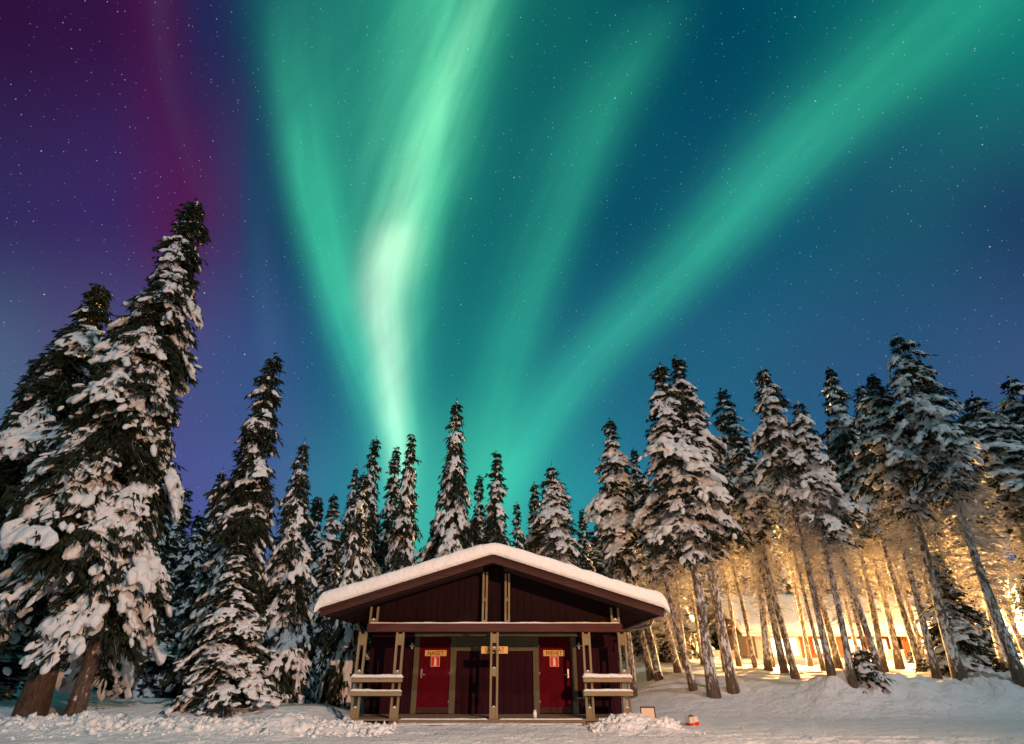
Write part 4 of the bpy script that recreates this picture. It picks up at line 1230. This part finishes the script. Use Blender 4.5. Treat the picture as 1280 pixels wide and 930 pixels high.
def roof_slab(w, x0, x1, yb0, zb0, yb1, zb1, th):
    vs = [(x0, yb0, zb0), (x1, yb0, zb0), (x1, yb1, zb1), (x0, yb1, zb1)]
    a = [w.bm.verts.new(v) for v in vs]; c = [w.bm.verts.new((v[0], v[1], v[2] + th)) for v in vs]
    for q in ((a[3], a[2], a[1], a[0]), (c[0], c[1], c[2], c[3])):
        f = w.bm.faces.new(q); f.material_index = w.mi
    for k in range(4):
        f = w.bm.faces.new((a[k], a[(k + 1) % 4], c[(k + 1) % 4], c[k])); f.material_index = w.mi
w = MB(); roof_slab(w, 18.9, 36.9, HYF - 1.0, EZH - .1, RYm, RZ, .16); roof_slab(w, 18.9, 36.9, RYm + .003, RZ, HYF + 10, EZH - .1, .16)
hrf = hbuild(w, 'roof', M_WHITELOG)
def house_snow(x0, x1, y0, yr, y1, zf, zr, T_, nm, parent, seed, xo, yo, zo):
    nu, nv = 90, 44
    U = np.linspace(0, 1, nu); W_ = np.concatenate([np.linspace(0, .1, 12) ** 1.0, np.linspace(.12, .9, nv - 24), np.linspace(.9, 1, 12)])
    U = np.concatenate([np.linspace(0, .03, 10), np.linspace(.035, .965, nu - 20), np.linspace(.97, 1, 10)])
    A, B = np.meshgrid(U, W_); Xs = x0 + A * (x1 - x0); Ys = y0 + B * (y1 - y0)
    dz = np.where(Ys < yr, (Ys - y0) / (yr - y0), (y1 - Ys) / (y1 - yr))
    bot = zf + (zr - zf) * dz
    rim = .4
    rr = lambda d: np.sqrt(np.clip(1 - (1 - np.clip(d / rim, 0, 1)) ** 2, 0, 1))
    e = rr(np.minimum(Xs - x0, x1 - Xs)) * rr(np.minimum(Ys - y0, y1 - Ys))
    top = bot + .03 + T_ * (.15 + .85 * e) * (1 + .35 * fbm(Xs, Ys, .5, seed, 3)) - .12 * (1 - np.clip(np.abs(Ys - yr) / .8, 0, 1))
    Vt = np.stack([Xs.ravel(), Ys.ravel(), top.ravel()], 1); Vb = np.stack([Xs.ravel(), Ys.ravel(), bot.ravel()], 1)
    nv2, nu2 = A.shape; idx = np.arange(nu2 * nv2).reshape(nv2, nu2); N = nu2 * nv2
    q = lambda A_: np.stack([A_[:-1, :-1].ravel(), A_[:-1, 1:].ravel(), A_[1:, 1:].ravel(), A_[1:, :-1].ravel()], 1)
    ring = np.concatenate([idx[0, :], idx[1:, -1], idx[-1, -2::-1], idx[-2:0:-1, 0]]); r2 = np.roll(ring, -1)
    Vall = np.concatenate([Vt, Vb]) - np.array([xo, yo, zo])
    me = np_mesh(nm, Vall, np.concatenate([q(idx), q(idx + N)[:, ::-1], np.stack([ring, ring + N, r2 + N, r2], 1)]), [M_SNOW], None, True, 4)
    bm = bmesh.new(); bm.from_mesh(me); bmesh.ops.recalc_face_normals(bm, faces=bm.faces[:]); bm.to_mesh(me); bm.free()
    return link(bpy.data.objects.new(nm, me), parent)
house_snow(18.7, 37.1, HYF - 1.2, RYm, HYF + 10.2, EZH + .0, RZ + .163, .55, 'snow_cap', hrf, 501, 27, HYF, hz)
w = MB(); w.box(18.85, 36.95, HYF - 1.06, HYF - 1.01, EZH - .22, EZH + .02); w.build
hb_ = hbuild(w, 'fascia', M_WHITEPAINT)
# windows: frame + lit pane
def hwindow(x0, x1, z0, z1, y, mull=1, frame=M_WHITEPAINT, parent=house, org=(27, HYF, hz)):
    w = MB(); f = .09
    for (a, b_, c, d) in ((x0 - f, x1 + f, z1, z1 + f), (x0 - f, x1 + f, z0 - f, z0), (x0 - f, x0, z0, z1), (x1, x1 + f, z0, z1)): w.box(a, b_, y - .07, y - .002, c, d)
    for k in range(1, mull): xm = x0 + (x1 - x0) * k / mull; w.box(xm - .035, xm + .035, y - .06, y - .004, z0, z1)
    bmesh.ops.translate(w.bm, verts=w.bm.verts[:], vec=tuple(-v for v in org)); o = w.build('window', frame, parent)
    w = MB(); w.box(x0 + .002, x1 - .002, y - .03, y - .012, z0 + .002, z1 - .002)
    bmesh.ops.translate(w.bm, verts=w.bm.verts[:], vec=tuple(-v for v in org)); w.build('pane', M_LITWIN, o)
    return o
hwindow(21.0, 23.6, 1.95, 3.2, HYF - .01, 3)
hwindow(25.0, 25.9, 2.1, 3.15, HYF, 1, M_REDLOG)
hwindow(28.6, 30.0, 1.95, 3.15, HYF + 1.6, 2); hwindow(30.6, 32.0, 1.95, 3.15, HYF + 1.6, 2)
hwindow(34.0, 34.6, 2.1, 3.1, HYF + .01, 1, M_OCHRE)
w = MB(); w.box(32.7, 33.15, HYF - .03, HYF - .002, hz - .2, 3.1); hbuild(w, 'door', wood_mat('brown_house_door', (0.16, 0.06, 0.03), 'z'))
for x in (27.95, 30.3, 32.5):
    w = MB(); w.box(x - .07, x + .07, HYF + .05, HYF + .19, hz - .5, EZH - .02); hbuild(w, 'porch_post', M_REDLOG)
w = MB(); w.box(28.03, 32.42, HYF + .06, HYF + .18, 2.25, 2.36); w.box(28.03, 32.42, HYF + .06, HYF + .18, 1.55, 1.65)
for k in range(28): w.box(28.12 + k * .155, 28.19 + k * .155, HYF + .09, HYF + .15, 1.651, 2.249)
hbuild(w, 'porch_railing', M_WHITEPAINT)
w = MB(); w.tube([(19.3, HYF - .7, hz - .6), (19.3, HYF - .7, EZH - .05)], .16, 10); hbuild(w, 'corner_post', M_OCHRE)
# the low pale wall left of the house
w = MB(); w.box(14.5, 19.0, 53.0, 53.25, 1.3, 2.35, .02); 
for k in range(10): w.box(14.6 + k * .44, 14.98 + k * .44, 52.965, 53.002, 1.4, 2.25)
o = w.build('garden_wall', M_WHITELOG); tag(o, 'low pale boarded wall in the glow left of the red house', 'wall')
snow_w = None
# little yellow cabin just right of the hut
cb0 = at(800, 815, 46); cz = 1.0
cab = thing('yellow_cabin', 'small yellow lit cabin with a lattice window beside the hut corner', 'cabin', (11.2, 46, cz))
w = MB(); w.box(-3.2, 1.9, 0, 4, -.5, 2.35)
for k in range(9): w.box(-3.2, 1.9, -.03, .002, -.35 + k * .3, -.1 + k * .3)
w.build('wall', flat_mat('yellow_cabin_boards', (0.62, 0.38, 0.13), .6, .1), cab)
w = MB(); roof_slab(w, -3.6, 2.3, -.6, 2.3, 2.0, 3.5, .14); roof_slab(w, -3.6, 2.3, 2.003, 3.5, 4.6, 2.3, .14); crf = w.build('roof', M_FASCIA, cab)
house_snow(-3.75, 2.45, -.75, 2.0, 4.75, 2.44, 3.65, .5, 'snow_cap', crf, 511, 0, 0, 0)
w = MB(); 
for (a, b_, c, d) in ((-.9, .9, 1.75, 1.85), (-.9, .9, .65, .75), (-.9, -.8, .751, 1.749), (.8, .9, .751, 1.749)): w.box(a, b_, -.1, -.032, c, d)
for k in (-.4, 0, .4): w.box(k - .03, k + .03, -.085, -.034, .751, 1.749)
for z in (1.08, 1.42): w.box(-.799, .799, -.080, -.038, z - .025, z + .025)
cw = w.build('window', M_WHITEPAINT, cab)
w = MB(); w.box(-.79, .79, -.045, -.031, .76, 1.74); w.build('pane', flat_mat('dark_glass', (0.02, 0.018, 0.015), .1, .1, 4, 0, .5), cw)

# ------------------------------------------------------------------ yard lamps that light the snow round the house
def yard_lamp(x, y, h, watts, label):
    g = G(x, y)
    o = thing('yard_lamp', label, 'lamp', (x, y, g), 'yard lamps round the red house')
    w = MB(); w.tube([(0, 0, -.3), (0, 0, h)], [.07, .045], 8); w.build('pole', M_GUTTER, o)
    w = MB(); w.tube([(0, 0, h + .16), (0, 0, h + .10), (0, 0, h)], [.04, .22, .27], 12); w.build('lamp_shade', M_GUTTER, o)
    w = MB(); bmesh.ops.create_uvsphere(w.bm, u_segments=12, v_segments=8, radius=.11, matrix=Matrix.Translation((0, 0, h - .1))); w.build('bulb', M_BULB, o, True)
    ld = bpy.data.lights.new('yard_light', 'POINT'); ld.energy = watts; ld.color = (1.0, 0.52, 0.16); ld.shadow_soft_size = .25
    lo = bpy.data.objects.new('yard_light', ld); COL.objects.link(lo); lo.parent = o; lo.location = (0, -.0, h - .40)
    return o
yard_lamp(13.6, 46.5, 3.0, 7500, 'yard lamp in the brightest glow between the cabin and the red house')
yard_lamp(26.5, 46.5, 2.2, 3200, 'yard lamp in front of the red house windows')
yard_lamp(38.5, 44.5, 3.8, 30000, 'yard lamp near the right end of the red house')
yard_lamp(23.0, 61.5, 4.2, 48000, 'tall yard lamp rising behind the roof of the red house, left one')
yard_lamp(33.0, 61.5, 4.2, 48000, 'tall yard lamp rising behind the roof of the red house, right one')
def floodlight(x, y, aim, watts, label):
    g = G(x, y)
    o = thing('floodlight', label, 'lamp', (x, y, g), 'floodlights at the yard edge')
    w = MB(); w.tube([(0, 0, -.3), (0, 0, .55)], .03, 8); w.build('stake', M_GUTTER, o)
    d = (Vector(aim) - Vector((x, y, g + .6))).normalized()
    q = d.to_track_quat('Z', 'Y').to_matrix().to_4x4()
    M = Matrix.Translation((0, 0, .66)) @ q
    w = MB(); w.box(-.17, .17, -.11, .11, -.09, .03, .01, M); w.build('housing', M_GUTTER, o)
    w = MB(); w.box(-.15, .15, -.09, .09, .032, .04, 0, M); w.build('lens', M_BULB, o)
    ld = bpy.data.lights.new('flood', 'SPOT'); ld.energy = watts; ld.color = (1.0, 0.52, 0.16); ld.spot_size = R(120); ld.spot_blend = .6; ld.shadow_soft_size = .12
    lo = bpy.data.objects.new('flood', ld); COL.objects.link(lo); lo.parent = o; lo.matrix_local = Matrix.Translation(Vector((0, 0, .66)) + d * .12) @ (-d).to_track_quat('Z', 'Y').to_matrix().to_4x4()
    lo.rotation_euler = (-d).to_track_quat('Z', 'Y').to_euler()
floodlight(17.5, 41, (14, 27, 9), 105000, 'floodlight aimed up into the trees left of the red house')
floodlight(26.5, 41, (21, 27, 9), 105000, 'floodlight aimed up into the trees before the red house windows')
floodlight(35.0, 40, (27, 26, 9), 105000, 'floodlight aimed up into the trees at the right end of the red house')
print('OBJECTS', len(bpy.data.objects), 'TRIS', sum(len(m.polygons) for m in bpy.data.meshes))
